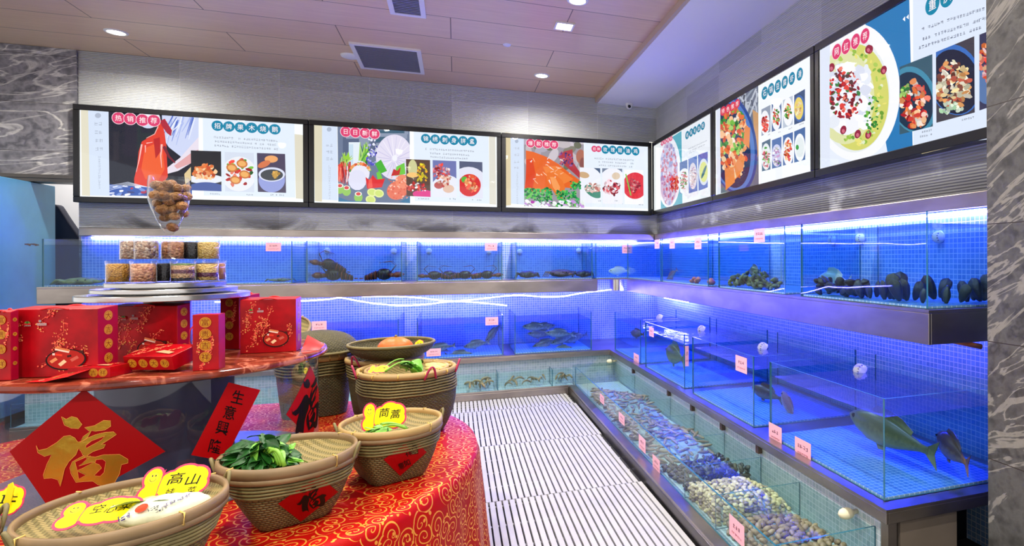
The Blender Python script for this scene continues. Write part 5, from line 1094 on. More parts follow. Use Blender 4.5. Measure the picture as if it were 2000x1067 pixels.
# ---- price cards shaped as clouds with a smiling head
plain('card_yellow', (246, 226, 20), .4); plain('card_pink', (226, 50, 96), .4); plain('card_back', (236, 236, 232), .5)
def price_card(label, o, ex, ey, w, h, chars, under, head=True, face=True):
    """o lower left, ex along, ey up the card"""
    o, ex, ey = Vector(o), Vector(ex).normalized(), Vector(ey).normalized(); n = ex.cross(ey).normalized()
    if n.dot(CAM - o) < 0: n = -n
    blobs = [(.60, .55, .30, .34), (.42, .48, .18, .34), (.78, .62, .2, .3), (.86, .42, .14, .22), (.62, .74, .2, .24), (.5, .28, .2, .22), (.74, .30, .2, .22)]
    if head: blobs += [(.14, .68, .125, .26), (.15, .24, .14, .24), (.16, .45, .10, .22)]
    def outline(g):                                    # union outline by angular sampling is enough: draw each lobe
        return [[((cx + (rx + g) * math.cos(2 * PI * k / 20)) * w, (cy + (ry + g * w / h) * math.sin(2 * PI * k / 20)) * h) for k in range(20)] for cx, cy, rx, ry in blobs]
    P = lambda u, v, l: o + ex * u + ey * v + n * l
    b = MB()
    for k, poly in enumerate(outline(.035)):
        for z0, z1 in ((0, .0012 + k * 2e-5),):
            m = len(poly); b.add([P(x, y, z0 - k * 2e-5) for x, y in poly] + [P(x, y, z1) for x, y in poly], [tuple(range(m)), tuple(range(m, 2 * m))[::-1]] + [(i, (i + 1) % m, (i + 1) % m + m, i + m) for i in range(m)])
    t = tag(b.build('price_card', MATS['card_pink']), label, 'price card', 'yellow cloud shaped price cards')
    A = Art(P, 0, .0016, 2e-5)
    for poly in outline(0): A.poly(poly, (248, 228, 20))
    if head: A.line([(.285 * w, .02 * h), (.27 * w, .45 * h), (.285 * w, .9 * h)], .012 * w, (226, 50, 96))
    if face and head:
        A.ell(.14 * w, .68 * h, .085 * w, .17 * h, (190, 160, 20), 0, 22); A.ell(.14 * w, .68 * h, .078 * w, .158 * h, (250, 232, 40), 0, 22)
        for x in (.115, .165): A.ell(x * w, .74 * h, .011 * w, .03 * h, (50, 30, 60), 0, 10)
        A.line([((.14 + .045 * math.cos(a)) * w, (.66 + .08 * math.sin(a)) * h) for a in [PI + PI * k / 8 for k in range(9)]], .008 * w, (60, 40, 50))
    k = len(chars)
    if not k: random.seed(int(w * 1e5)); A.scrib(.64 * w, .55 * h, (.2 * w, 0), (0, .3 * h), 2, (24, 26, 18), 1.15)
    for i, ch in enumerate(chars): A.text(ch, (.36 + .54 * (i + .5) / k) * w, (.60 - (.04 if i % 2 else -.02)) * h, (.5 / k * w, .02 * w), (.02 * w, .34 * h), (18, 26, 18), off=.008)
    for i, ch in enumerate(under): A.text(ch, (.48 + .32 * i / max(1, len(under) - 1) if len(under) > 1 else .7) * w, .25 * h, (.14 * w, .01 * w), (.01 * w, .22 * h), (18, 26, 18), off=.006)
    A.build('card_face', INKP, t); return t

# ---- basket with green stalks, centre
B2 = Basket((-.488, 2.098), TT, .168, .088, .178, math.radians(23.4)); make_basket(B2, 'bamboo basket with a red fortune diamond, holding dark greens', handles=(math.radians(170), math.radians(-30)))
make_tray((-.488, 2.098), TT + .174, .181, .040, 'shallow tray of dark greens on the basket with fortune diamond', .03)
random.seed(15); gc_ = Vector((-.566, 2.108, TT + .158)); t = thing('leafy_greens', 'heap of dark leafy greens with thick curved stalks in the tray', 'vegetable', gc_)
b = MB()
for k in range(150):
    a, e = rnd(0, 2 * PI), rnd(0, 1); rr = math.sqrt(rnd(0, 1)); d = Vector((math.cos(a), math.sin(a), 0)); base = gc_ + Vector((d.x * .062 * rr, d.y * .050 * rr, .010 + .082 * (1 - rr ** 2) * (.45 + .55 * e)))
    leaf(b, base, d * rnd(.5, 1) + UP * rnd(-.3, .55) + Vector((rnd(-.4, .4), rnd(-.4, .4), 0)), rnd(.030, .062), rnd(.011, .021), rnd(.2, .9), rnd(-.8, .8), 1 if k % 7 == 0 else 0)
b.build('leaves', [MATS['leaf_green'], MATS['leaf_light']], t, smooth=True)
for k in range(3):
    b = MB(); o_ = gc_ + RT * (.028 + .012 * k) - FW * (.030 + .006 * k) + UP * .055; pts = [o_ + RT * (.052 * u) - FW * (.010 * u) + UP * (.022 * math.sin(PI * .8 * u) - .050 * u * u) for u in [q / 8 for q in range(9)]]
    b.tube(pts, [.0042 + .002 * q / 8 for q in range(9)], 8); b.build('stalk', MATS['stem_green'], t, smooth=True)
for k in range(4):
    b = MB(); leaf(b, gc_ + RT * (.075 + .008 * k) - FW * .01 + UP * .02, RT + UP * rnd(.1, .6) + FW * rnd(-.3, .5), .042, .010, .4, rnd(-.5, .5)); b.build('stray_leaf', MATS['leaf_light'], t, smooth=True)
A = basket_px(B2); A.poly([(542.5, 983), (622, 928), (659, 960.6), (587.5, 1018)], (150, 0, 6)); t = A.build('fortune_paper', INKP); tag(t, 'red diamond paper with black brush character on the centre basket', 'paper')
A = basket_px(B2, .0042); cx0, cy0 = 600, 970
def Zq(p, cx, cy, s, r=-.42): return [(cx + s * ((x - 690) * math.cos(r) - (y - 600) * math.sin(r)), cy + s * ((x - 690) * math.sin(r) + (y - 600) * math.cos(r))) for x, y in p]
for p in strokes: A.poly(Zq(p, 606, 972, .078), (14, 8, 10))
A.build('brush_character', INKP, t); A = basket_px(B2, .005)
for p in holes: A.poly(Zq(p, 606, 972, .078), (150, 0, 6))
A.build('character_hollows', INKP, t)
# ---- basket with garland chrysanthemum, right
B3 = Basket((-.226, 2.362), TT, .172, .088, .166, math.radians(26)); make_basket(B3, 'bamboo basket right of the centre one with slanted red name paper', handles=(math.radians(-8), math.radians(165)))
make_tray((-.226, 2.362), TT + .178, .169, .040, 'shallow tray with a yellow card and light greens on the right basket', .026, rimmat='bamboo_rim_pale')
bunch('chrysanthemum_greens', 'small pile of light green leaves before the yellow card', 'vegetable', (-.235, 2.275, TT + .170), (-.9, -.25, 0), .13, 3, ['leaf_light', 'leaf_light', 'leaf_green'], 34, .011, .05, .030, 6)
price_card('upright yellow smiling cloud card reading 茼蒿 in the right tray', atz(706, 842, TT + .172), RT * .97 + FW * .1, UP + FW * .25, .148, .100, '茼蒿', '')
A = basket_px(B3); A.poly([(749, 897), (806, 855), (832.5, 883), (781, 929)], (156, 0, 10)); t = A.build('name_paper', INKP); tag(t, 'red slanted paper with black brush writing on the right basket', 'paper')
A = basket_px(B3, .0042)
for chr_, (x, y) in zip('吉祥如意', [(807, 872), (797, 884), (794, 903), (783, 909)]): A.text(chr_, x, y, (13, -5), (-5, -12), (18, 8, 12), off=.008)
A.build('brush_writing', INKP, t)
# ---- big basket, front left
B1 = Basket((-.753, 1.774), TT, .175, .10, .188, math.radians(20)); make_basket(B1, 'bamboo basket at the front left with wrapped cabbage', coils=6, handles=(math.radians(15), math.radians(205)))
make_tray((-.753, 1.774), TT + .180, .191, .045, 'open woven tray of wrapped cabbage at the front left', .026)
price_card('yellow smiling cloud card reading 高山 standing at the back of the front left tray', atz(262, 985, TT + .168), RT * .96 + FW * .22, UP * .9 + FW * .5, .150, .090, '高山', '娃菜')
price_card('yellow smiling cloud card reading 空心菜 lying flat in the front left tray', atz(98, 1036, TT + .178), RT * .93 + FW * .30, FW * .75 + UP * .6 - RT * .1, .150, .066, '空心菜', '')
plain('wrapped_cabbage', (222, 226, 200), .25, vary=.2, scale=18., bump=.25); plain('cabbage_green', (176, 204, 120), .3, vary=.2, scale=14.)
t = thing('wrapped_cabbage', 'pale cabbage wrapped in printed clear film in the front left tray', 'vegetable', (-.67, 1.76, TT + .16))
cb = Vector((-.672, 1.762, TT + .178)); Mx = Euler((0, 0, math.atan2(.35, .93))).to_matrix()
b = MB(); b.ell(cb, (.086, .046, .036), 24, 14, Mx, f=lambda p: 1 + .05 * math.sin(9 * p.x + 5 * p.y) + .03 * math.sin(17 * p.y)); b.build('cabbage', MATS['wrapped_cabbage'], t, smooth=True)
m2 = MB(); m2.ell(cb, (.086, .046, .036), 24, 14, Mx); tr_ = bvh(m2)
def onc(px, py, l):
    d = ray(px, py).normalized(); h, n, _, _ = tr_.ray_cast(CAM, d)
    if h is None: h, n, _, _ = tr_.find_nearest(CAM + d * (cb - CAM).length)
    if n.dot(d) > 0: n = -n
    return h + n * (l + .002)
A = Art(onc, 8, .003, 3e-5); random.seed(31); A.ell(278, 995, 14, 6, (240, 60, 24), -.45, 16)
for k in range(5): A.scrib(300 + 15 * k, 1000 - 7 * k + rnd(-6, 6), (5, -2), (-1, -6), 4, random.choice([(40, 44, 70), (90, 70, 130)]), 1.15)
A.scrib(244, 1012, (8, -3), (-1, -9), 3, (70, 50, 120), 1.1); A.build('film_print', INKP, t)
b = MB(); random.seed(6)
for k in range(3): leaf(b, cb + Mx @ Vector((-.03 + .02 * k, rnd(-.03, .03), .024)), Mx @ Vector((rnd(-1, -.3), rnd(-.6, .6), .15)), .07, .022, .3, rnd(-.5, .5))
b.build('cabbage_leaf', MATS['cabbage_green'], t, smooth=True)
# ---- basket at the left edge
B0 = Basket((-1.075, 1.675), TT, .19, .07, .118, math.radians(10)); make_basket(B0, 'bamboo basket cut off by the left edge of the view', handles=(math.radians(35),))
make_tray((-1.075, 1.675), TT + .195, .121, .035, 'woven tray with yellow cards at the left edge of the view', .024)
price_card('yellow card with a long pointed tip at the left edge', atz(-45, 1010, TT + .19), RT, UP + FW * .4, .095, .07, '', '', head=False)
b = MB(); q0 = atz(8, 1004, TT + .195); b.prism([(-.006, 0), (.010, 0), (.026, .062), (.022, .075), (.012, .070)], 0, .002, Matrix.Translation(q0) @ Matrix(((RT.x, 0, -FW.x, 0), (RT.y, 0, -FW.y, 0), (0, 1, 0, 0), (0, 0, 0, 1))))
tag(b.build('price_stick', MATS['card_yellow']), 'narrow yellow stick card poking up from the left edge tray', 'price card', None)
# ---- tall basket behind with leeks, pumpkin bowl and lidded baskets
B4 = Basket((-.215, 2.955), TT, .285, .135, .205, math.radians(24), 4., fat=.02); make_basket(B4, 'tall basket with pink twine handles and leafy greens behind the right basket', 'dark_bamboo_weave', 7, 'bamboo_rim_pale', (math.radians(-60 - 24), math.radians(-5 - 24), math.radians(190 - 24)), 'twine_pink', .022, 12)
make_tray((-.215, 2.955), TT + .275, .176, .030, 'round tray of cut vegetables inside the tall twine handled basket', .02, rimmat='bamboo_rim_pale')
bunch('lettuce_greens', 'broad light green leaves on the tall twine handled basket', 'vegetable', (-.235, 2.90, TT + .285), (.9, .25, 0), .15, 2, ['leaf_light', 'leaf_light', 'leaf_green'], 22, .028, .07, .045, 9)
plain('cut_root', (226, 196, 120), .5, vary=.12)
random.seed(12)
for k in range(9):
    b = MB(); p_ = Vector((-.115 + rnd(-.03, .035), 2.955 + .016 * (k - 4), TT + .289)); b.tube([p_, p_ + Vector((.035, rnd(-.006, .006), .002)), p_ + Vector((.06, rnd(-.004, .004), -.001))], [.007, .0075, .006], 8)
    tag(b.build('cut_root', MATS['cut_root'], smooth=True), 'pale yellow cut root in the right part of the tall basket', 'vegetable', 'pale cut roots in the tall basket')
price_card('small yellow card lying in the left of the tall twine handled basket', Vector((-.375, 2.875, TT + .292)), RT, FW * .8 + UP * .5, .085, .05, '', '', face=False)
B5 = Basket((-.35, 3.36), TT, .285, .13, .18, math.radians(30), 4.); make_basket(B5, 'tall basket behind, under the woven bowl with an orange pumpkin', 'dark_bamboo_weave', 6, 'bamboo_rim_pale', (math.radians(200),), 'twine_pink', .022)
def bowl_thing(c, z, r, h, label, mat='dark_bamboo_weave', up=True, tilt=(0, 0)):
    M_ = Matrix.Translation(Vector((c[0], c[1], z))) @ Euler((tilt[0], tilt[1], 0)).to_matrix().to_4x4(); t = thing('woven_bowl', label, 'basket', (c[0], c[1], z), 0, 'woven bowls and lids at the back of the table')
    def f(u, v, l=0): rr = (r - l) * math.sin(PI / 2 * v) ** .85; zz = h * (1 - math.cos(PI / 2 * v)); return M_ @ Vector((rr * math.cos(2 * PI * u), rr * math.sin(2 * PI * u), (zz if up else h - zz) + (l if up else -l)))
    b = MB(); b.grid(f, 64, 14, 0, lambda u, v: (u * 2 * PI * r * .8, v * h * 1.6)); b.grid(lambda u, v: f(u, v, .005), 64, 14, 0, lambda u, v: (u * 2 * PI * r * .8, v * h * 1.6)); b.build('woven_shell', MATS[mat], t, smooth=True)
    b = MB(); b.tube([f(k / 64, 1) for k in range(65)], .0075, 8, cap=False); b.build('rim', MATS['cane'], t, smooth=True); return t
c5 = (-.36, 3.36); bowl_thing((-.31, 3.27), TT + .285, .20, .085, 'woven bowl holding an orange pumpkin at the back of the table')
plain('pumpkin_orange', (226, 104, 12), .45, vary=.15, scale=8.)
t = thing('pumpkin', 'smooth orange pumpkin in the woven bowl', 'pumpkin', (-.30, 3.22, TT + .30))
b = MB(); b.ell((-.29, 3.225, TT + .352), (.082, .07, .052), 30, 14, f=lambda p: 1 + .02 * math.cos(8 * math.atan2(p.y, p.x))); b.build('pumpkin_body', MATS['pumpkin_orange'], t, smooth=True)
b = MB(); b.tube([(-.29, 3.225, TT + .403), (-.287, 3.23, TT + .414)], [.007, .005], 8); b.build('stalk', MATS['cane'], t, smooth=True)
price_card('small yellow card beside the orange pumpkin', Vector((-.212, 3.17, TT + .345)), RT, UP + FW * .4, .055, .05, '', '', head=False)
B6 = Basket((-.70, 3.50), TT, .30, .145, .18, math.radians(10), 4.); make_basket(B6, 'tall basket with wrapped yellow rim under the domed lid', 'dark_bamboo_weave', 6, 'bamboo_rim_pale', (), 'cane', .03, 26)
bowl_thing((-.675, 3.48), TT + .322, .182, .105, 'domed woven lid upside down on the wrapped rim basket', up=False)
make_tray((-.88, 3.66), TT + .40, .13, .03, 'round tray leaning against the domed woven lid', .02, tilt=(.55, -.15))
# ================================================================ live seafood
def m_fish(name, back, belly, spot=.3):
    t = NT(name); tc = t.n('ShaderNodeTexCoord').outputs['Generated']; z = t.xyz(tc)[2]; nz = t.noise(t.n('ShaderNodeTexCoord').outputs['Object'], 60., 4.)
    f = t.math('ADD', z, t.math('MULTIPLY', t.math('SUBTRACT', nz, .5), spot * 1.6)); t.bsdf(t.ramp(f, [(.28, lin(belly)), (.62, lin(back))]), .32, 0); return t.m
m_fish('grey_fish', (92, 96, 104), (176, 176, 182)); m_fish('pale_fish', (206, 204, 186), (236, 236, 226)); m_fish('olive_fish', (88, 92, 52), (140, 138, 84)); m_fish('brown_fish', (96, 74, 62), (150, 122, 100)); m_fish('pink_fish', (206, 110, 110), (236, 176, 166))
plain('fish_eye', (12, 12, 14), .1); plain('lobster_shell', (44, 28, 18), .35, vary=.6, scale=22., bump=.4); plain('lobster_rust', (112, 52, 22), .35, vary=.5, scale=22., bump=.4); plain('dark_crab_shell', (38, 32, 26), .45, vary=.5, scale=26., bump=.5); plain('brown_crab_shell', (110, 74, 50), .45, vary=.4, scale=20., bump=.4); plain('green_crab_shell', (118, 122, 66), .45, vary=.45, scale=30., bump=.5)
def fish(mat, L, h, w):
    """fish lying along +x with its nose at the origin side, modelled once and copied"""
    t = thing('fish', 'x', 'fish', (0, 0, 0)); st = [(0, .03, .04), (.05, .34, .40), (.14, .66, .78), (.28, .96, 1), (.42, 1, .95), (.58, .78, .7), (.72, .48, .42), (.83, .26, .22), (.90, .22, .12)]
    b = MB(); v = []; n = 12
    for x, hh, ww in st:
        for k in range(n): a = 2 * PI * k / n; v.append((x * L, math.cos(a) * w * .5 * ww, math.sin(a) * h * .5 * hh + .02 * h * (1 - hh)))
    b.add(v, [(i * n + k, i * n + (k + 1) % n, (i + 1) * n + (k + 1) % n, (i + 1) * n + k) for i in range(len(st) - 1) for k in range(n)] + [tuple(range(n))[::-1], tuple((len(st) - 1) * n + k for k in range(n))]); o = b.build('body', mat, t, smooth=True)
    M_ = Matrix(((1, 0, 0, 0), (0, 0, -1, .0015), (0, 1, 0, 0), (0, 0, 0, 1)))
    b = MB(); b.prism([(.88 * L, -.10 * h), (1.0 * L, -.42 * h), (.965 * L, 0), (1.0 * L, .42 * h), (.88 * L, .10 * h)], 0, .003, M_); b.build('tail_fin', mat, t)
    b = MB(); b.prism([(.26 * L, .44 * h), (.32 * L, .66 * h), (.48 * L, .68 * h), (.62 * L, .58 * h), (.74 * L, .36 * h), (.72 * L, .22 * h)], 0, .003, M_); b.build('dorsal_fin', mat, t)
    b = MB(); b.prism([(.34 * L, -.40 * h), (.38 * L, -.64 * h), (.46 * L, -.60 * h), (.46 * L, -.40 * h)], 0, .003, M_); b.build('belly_fin', mat, t)
    for s_ in (-1, 1):
        b = MB(); b.ell((.10 * L, s_ * .27 * w, .10 * h), (.022 * L, .008, .022 * L), 10, 6); b.build('eye', MATS['fish_eye'], t, smooth=True)
    return t
_used = {}
def put(key, make, loc, rot, label, group=None, s=1.):
    """first use moves the model itself, later uses copy it with its parts"""
    if key not in _used: o = _used[key] = make()
    else: o = copy_tree(_used[key])
    o.location = loc; o.rotation_euler = rot; o.scale = s if isinstance(s, tuple) else (s, s, s); o['label'] = label
    if group: o['group'] = group
    elif 'group' in o: del o['group']
    return o
F_ = lambda m, L=.30, h=.10, w=.06: (lambda: fish(MATS[m], L, h, w))
put('pale', F_('pale_fish', .26, .085, .05), aty(1188, 530, 6.28), (0, 0, .05), 'pale fish swimming in the upper corner tank')
p = aty(1460, 531, 2.0); q = atx(1462, 530, 1.92)
put('olive', F_('olive_fish', .16, .075, .04), atx(1464, 530, 1.93), (0, 0, -PI / 2), 'small olive fish above the heap of mussels in the right upper tank')
put('pink', F_('pink_fish', .20, .06, .04), atx(1303, 548, 1.95), (0, -.6, -PI / 2 + .3), 'pinkish fish nosing up in the second upper tank on the right wall')
put('bigpale', F_('pale_fish', .27, .12, .06), atx(1598, 546, 2.08), (0, .05, -PI / 2 + .15), 'broad pale fish above the dark oysters in the nearest upper tank')
gB = 'grey fish in the lower back tanks'
random.seed(5)
for px, py, yy, rz, ry in ((832, 684, 6.0, .1, -.1), (890, 690, 6.2, 2.9, .05), (905, 678, 6.05, .3, -.1), (948, 668, 6.25, .6, -.7), (925, 692, 5.98, 3.0, 0)):
    put('grey', F_('grey_fish', .27, .075, .05), aty(px, py, yy), (0, ry, rz), 'grey fish low down in the tank with a pink tag on its rim', 'grey fish in the middle lower tank')
for px, py, yy, rz, ry in ((1020, 638, 6.1, .1, .1), (1030, 652, 6.25, .2, .12), (1065, 650, 6.0, .0, .1), (1075, 672, 6.05, .3, -.25), (1040, 678, 6.2, .1, -.2), (1100, 668, 6.2, .3, -.2), (1120, 680, 6.0, 2.8, .1), (1085, 636, 6.3, 3.0, .1)):
    put('grey', None, aty(px, py, yy), (0, ry, rz), 'grey fish crowded in the lower back tank nearest the corner', 'grey fish in the corner lower tank', rnd(.9, 1.15))
put('brown', F_('brown_fish', .24, .09, .06), atx(1232, 650, 1.8), (0, 0, -1.2), 'brown fish in the farthest lower tank of the right counter')
put('bigolive', F_('olive_fish', .34, .17, .09), Vector((1.69, 4.66, .53)), (0, .12, -1.5), 'yellow green fish close behind the glass of the second farthest lower tank')
put('brown', None, atx(1468, 756, 1.80), (0, .2, -1.1), 'brown fish at the near end of the second lower tank from the camera')
put('olive2', F_('olive_fish', .50, .15, .09), Vector((1.80, 2.36, .545)), (0, .12, -1.45), 'long olive grouper slanting through the nearest lower tank')
put('grey2', F_('brown_fish', .26, .11, .06), Vector((1.98, 1.99, .53)), (0, .2, -1.9), 'brown grouper behind the near corner of the nearest lower tank')
put('pale2', F_('pink_fish', .20, .075, .05), atx(1528, 764, 1.85), (0, .9, -1.5), 'reddish pale fish at the far end of the nearest lower tank')
# ---- lobsters and crabs
def lobster():
    t = thing('lobster', 'x', 'lobster', (0, 0, 0)); A, Bm = MATS['lobster_shell'], MATS['lobster_rust']
    b = MB(); b.ell((-.02, 0, .036), (.095, .036, .034), 16, 10, f=lambda p: 1 + .10 * max(0, -p.x) * (1 - abs(p.y)) - .12 * abs(math.sin(9 * p.x)) * .3); b.build('carapace', A, t, smooth=True)
    for k in range(6):
        b = MB(); x = .075 + .024 * k; r = .032 - .0025 * k; b.ell((x, 0, .030 - .003 * k), (.017, r, r * .85), 14, 8); b.build('tail_segment', A if k % 2 else Bm, t, smooth=True)
    b = MB()
    for k in range(5): a = (k - 2) * .38; b.ell((.225 + .02 * math.cos(a), .024 * math.sin(a) * 1.4, .012), (.022, .010, .004), 10, 6, Euler((0, 0, a)).to_matrix())
    b.build('tail_fan', Bm, t, smooth=True)
    for s_ in (-1, 1):
        b = MB(); b.tube([(-.08, .022 * s_, .03), (-.12, .055 * s_, .03), (-.155, .060 * s_, .03)], [.009, .011, .012], 8); b.ell((-.195, .062 * s_, .032), (.05, .026, .017), 14, 8); b.ell((-.235, .048 * s_, .032), (.03, .010, .010), 10, 6, Euler((0, 0, .35 * s_)).to_matrix()); b.build('claw', Bm, t, smooth=True)
        b = MB(); b.tube([(-.105, .010 * s_, .045), (-.17, .03 * s_, .085), (-.12, .07 * s_, .11), (0, .10 * s_, .10)], [.003, .0022, .0018, .0012], 6); b.build('antenna', Bm, t, smooth=True)
        for k in range(4):
            b = MB(); x = -.05 + .032 * k; b.tube([(x, .028 * s_, .028), (x - .008, .065 * s_, .045), (x - .012, .095 * s_, .004)], [.005, .004, .002], 6); b.build('leg', A, t, smooth=True)
    return t
def crab(mat, w=.11, d=.075, h=.05):
    def mk():
        t = thing('crab', 'x', 'crab', (0, 0, 0)); m = MATS[mat]
        b = MB(); b.ell((0, 0, h * .62), (w, d, h * .55), 24, 12, f=lambda p: 1 + .06 * math.sin(7 * p.x) * math.sin(8 * p.y) + .05 * abs(math.sin(6 * math.atan2(p.y, p.x)))); b.build('carapace', m, t, smooth=True)
        for s_ in (-1, 1):
            for k in range(4): b = MB(); y = -.03 + .022 * k; b.tube([(s_ * w * .8, y, h * .5), (s_ * w * 1.25, y * 1.5, h * .85), (s_ * w * 1.5, y * 1.8, .004)], [.008, .007, .003], 7); b.build('leg', m, t, smooth=True)
            b = MB(); b.tube([(s_ * w * .7, -d * .6, h * .5), (s_ * w * .95, -d * 1.15, h * .55), (s_ * w * .6, -d * 1.45, h * .5)], [.010, .013, .012], 8); b.ell((s_ * w * .42, -d * 1.55, h * .48), (.032, .017, .016), 12, 8); b.build('claw', m, t, smooth=True)
            b = MB(); b.ell((s_ * w * .18, -d * .98, h * .72), (.006, .006, .008), 8, 6); b.build('eye', MATS['fish_eye'], t, smooth=True)
        return t
    return mk
ZB = UZ + .0095
lob = [((655, 6.27), 0, .05, (.72, 1.25, 1.75), 'big brown lobster on the floor of the upper tank, underneath another'), ((643, 6.24), .10, .25, (.66, 1.15, 1.6), 'big brown lobster climbing over another at the left of its tank'), ((746, 6.25), 0, 3.1, (.74, 1.3, 1.7), 'brown lobster lying in the right half of the big lobster tank')]
for (px, yy), dz, rz, s_, l in lob:
    x = aty(px, 540, yy).x; put('lob', lobster, (x, yy, ZB + dz), (0, .22 if dz else 0, rz), l, None, s_)
for k, (px, yy, rz) in enumerate(((852, 6.22, .1), (905, 6.28, 3.2), (948, 6.22, 3.0), (880, 6.42, .2))):
    put('lob', None, (aty(px, 540, yy).x, yy, ZB), (0, 0, rz), 'small lobster in the low row of the middle upper tank', 'small lobsters in the middle upper tank', (.66, 1., 1.25))
put('dcrab', crab('dark_crab_shell'), (aty(1030, 540, 6.24).x, 6.24, ZB), (0, 0, .1), 'blackish crab at the left of the tank beside the corner', None, (.75, .9, 1.3))
put('dcrab', None, (aty(1140, 540, 6.22).x, 6.25, ZB), (0, 0, -.1), 'blackish crab at the right of the tank beside the corner', None, (.7, .85, 1.3))
put('bcrab', crab('brown_crab_shell', .12, .08, .07), (aty(1097, 540, 6.4).x, 6.44, ZB), (0, 0, .3), 'brown crab behind the two blackish ones', None, 1.05)
put('gcrab', crab('green_crab_shell', .13, .08, .05), (aty(168, 550, 6.3).x, 6.28, ZB), (0, 0, .2), 'greenish crab near the left end of the long upper tank', None, 1.)
put('gcrab', None, (aty(112, 550, 6.3).x + .06, 6.42, ZB), (0, 0, -.3), 'greenish crab at the very left end, half behind another', None, .62)
put('gcrab', None, (aty(548, 550, 6.3).x, 6.30, ZB), (0, 0, .1), 'small greenish crab alone at the right end of the long upper tank', None, .62)
# ---- shells
def m_shell(name, cols, scale=70.):
    t = NT(name); oi = t.n('ShaderNodeObjectInfo').outputs['Random']; tc = t.n('ShaderNodeTexCoord').outputs['Object']; nz = t.noise(tc, scale, 4.)
    c = t.ramp(t.math('ADD', t.math('MULTIPLY', oi, .6), t.math('MULTIPLY', nz, .4)), [(i / (len(cols) - 1), lin(k)) for i, k in enumerate(cols)]); t.bsdf(c, .45, 0, t.bump(nz, .35, .006)); return t.m
m_shell('clam_shell', [(146, 128, 110), (196, 180, 140), (222, 208, 164), (120, 104, 104), (206, 196, 120)]); m_shell('whelk_shell', [(84, 68, 56), (128, 108, 84), (160, 140, 112), (104, 86, 72)], 50.); m_shell('mussel_shell', [(28, 30, 40), (52, 54, 50), (80, 84, 62)], 40.)
m_shell('green_mussel_shell', [(40, 44, 44), (70, 78, 56), (124, 126, 84), (52, 56, 52)], 40.); m_shell('razor_shell', [(104, 92, 84), (146, 130, 112), (80, 72, 72)], 40.); m_shell('pen_shell', [(16, 18, 40), (28, 32, 48), (50, 54, 44)], 40.); m_shell('red_shell', [(170, 70, 70), (206, 120, 110)])
def clam_mesh(rx, ry, rz, n=12, k=8): b = MB(); b.ell((0, 0, 0), (rx, ry, rz), n, k, f=lambda p: 1 + .10 * p.x - .16 * max(0, abs(p.y) - .7) * (1 - abs(p.z)) + .04 * math.sin(9 * p.x)); b.v = [Vector((v.x, v.y * (1 - .28 * v.x / rx), v.z * 1.15 * (1 - .62 * min(1, (v.x / rx) ** 2 + (v.y / ry) ** 2)))) for v in b.v]; return b
def heap(name, mesh, mat, label, cat, group, spots, kmin=.85, kmax=1.15, tilt=.6):
    first = None
    for i, (x, y, z, s_) in enumerate(spots):
        if first is None: first = o = mesh.build(name, MATS[mat], smooth=True, origin=(0, 0, 0))
        else: o = first.copy(); col.objects.link(o)
        o.location = (x, y, z); k = rnd(kmin, kmax) * s_; o.scale = (k, k, k); o.rotation_euler = (rnd(-tilt, tilt), rnd(-tilt, tilt), rnd(0, 6.28)); tag(o, label, cat, group)
def pile(x0, x1, y0, y1, zb, hfn, step, lay, jit=.4):
    """shells resting in rough layers under the surface hfn(x, y)"""
    out = []; ny, nx = max(1, int((y1 - y0) / step)), max(1, int((x1 - x0) / step))
    for i in range(nx):
        for j in range(ny):
            x = x0 + (i + .5 + rnd(-jit, jit) * .7) * (x1 - x0) / nx; y = y0 + (j + .5 + rnd(-jit, jit) * .7) * (y1 - y0) / ny; h = hfn(x, y)
            if h > .2 * lay: out.append((x, y, zb + h - lay * .4, 1))
            if (i == 0 or j == 0) and h > lay * 1.5:
                z = zb + lay * .5
                while z < zb + h - lay * .9: out.append((x, y, z, 1)); z += lay * .95
    return out
random.seed(41); tb = .0745
sp = pile(1.118, 1.515, 2.425, 2.755, tb, lambda x, y: .105 - .06 * max(0, (x - 1.40) / .12) - .02 * abs(y - 2.6) / .15, .0265, .018); sp = sp[:290]
heap('clam', clam_mesh(.0165, .0135, .0095), 'clam_shell', 'pale clam in the heap filling one compartment of the right floor trough', 'clam', 'pale clams heaped in the right trough', sp)
sp = pile(1.125, 1.50, 1.905, 2.36, tb, lambda x, y: .034 + .022 * math.sin(7 * x + 5 * y), .034, .022)
b = MB(); b.ell((0, 0, 0), (.028, .014, .013), 12, 8, f=lambda p: 1 - .35 * max(0, p.x) + .08 * math.sin(10 * p.x)); heap('whelk', b, 'whelk_shell', 'brown sea snail on the bottom of the nearest trough compartment', 'sea snail', 'sea snails in the nearest trough compartment', sp)
sp = pile(1.125, 1.50, 2.80, 2.90, tb, lambda x, y: .10 * (1 if abs(x - 1.36) < .15 else .4), .035, .022) + pile(1.12, 1.50, 2.95, 3.21, tb, lambda x, y: .04 + .02 * math.sin(9 * x), .036, .022)
heap('dark_mussel', clam_mesh(.027, .014, .012), 'mussel_shell', 'dark mussel in the trough compartment beyond the pale clams', 'mussel', 'dark mussels in the right trough', sp)
for (y0, y1), l, g in (((3.25, 3.70), 'grey razor clam in the third trough compartment beyond the pale clams', 'razor clams in the third compartment'), ((3.73, 4.17), 'grey razor clam in the trough compartment below the small brackets midway', 'razor clams midway along the trough'), ((4.20, 5.12), 'grey razor clam in the long far compartment of the right trough', 'razor clams in the long far compartment')):
    sp = pile(1.125, 1.50, y0, y1, tb, lambda x, y: .055 + .035 * math.sin(8 * x + 6 * y), .0525, .022)
    b = MB(); b.ell((0, 0, 0), (.042, .012, .009), 12, 8, f=lambda p: 1 - .1 * abs(p.y)); heap('razor_clam', b, 'razor_shell', l, 'clam', g, sp, tilt=.25)
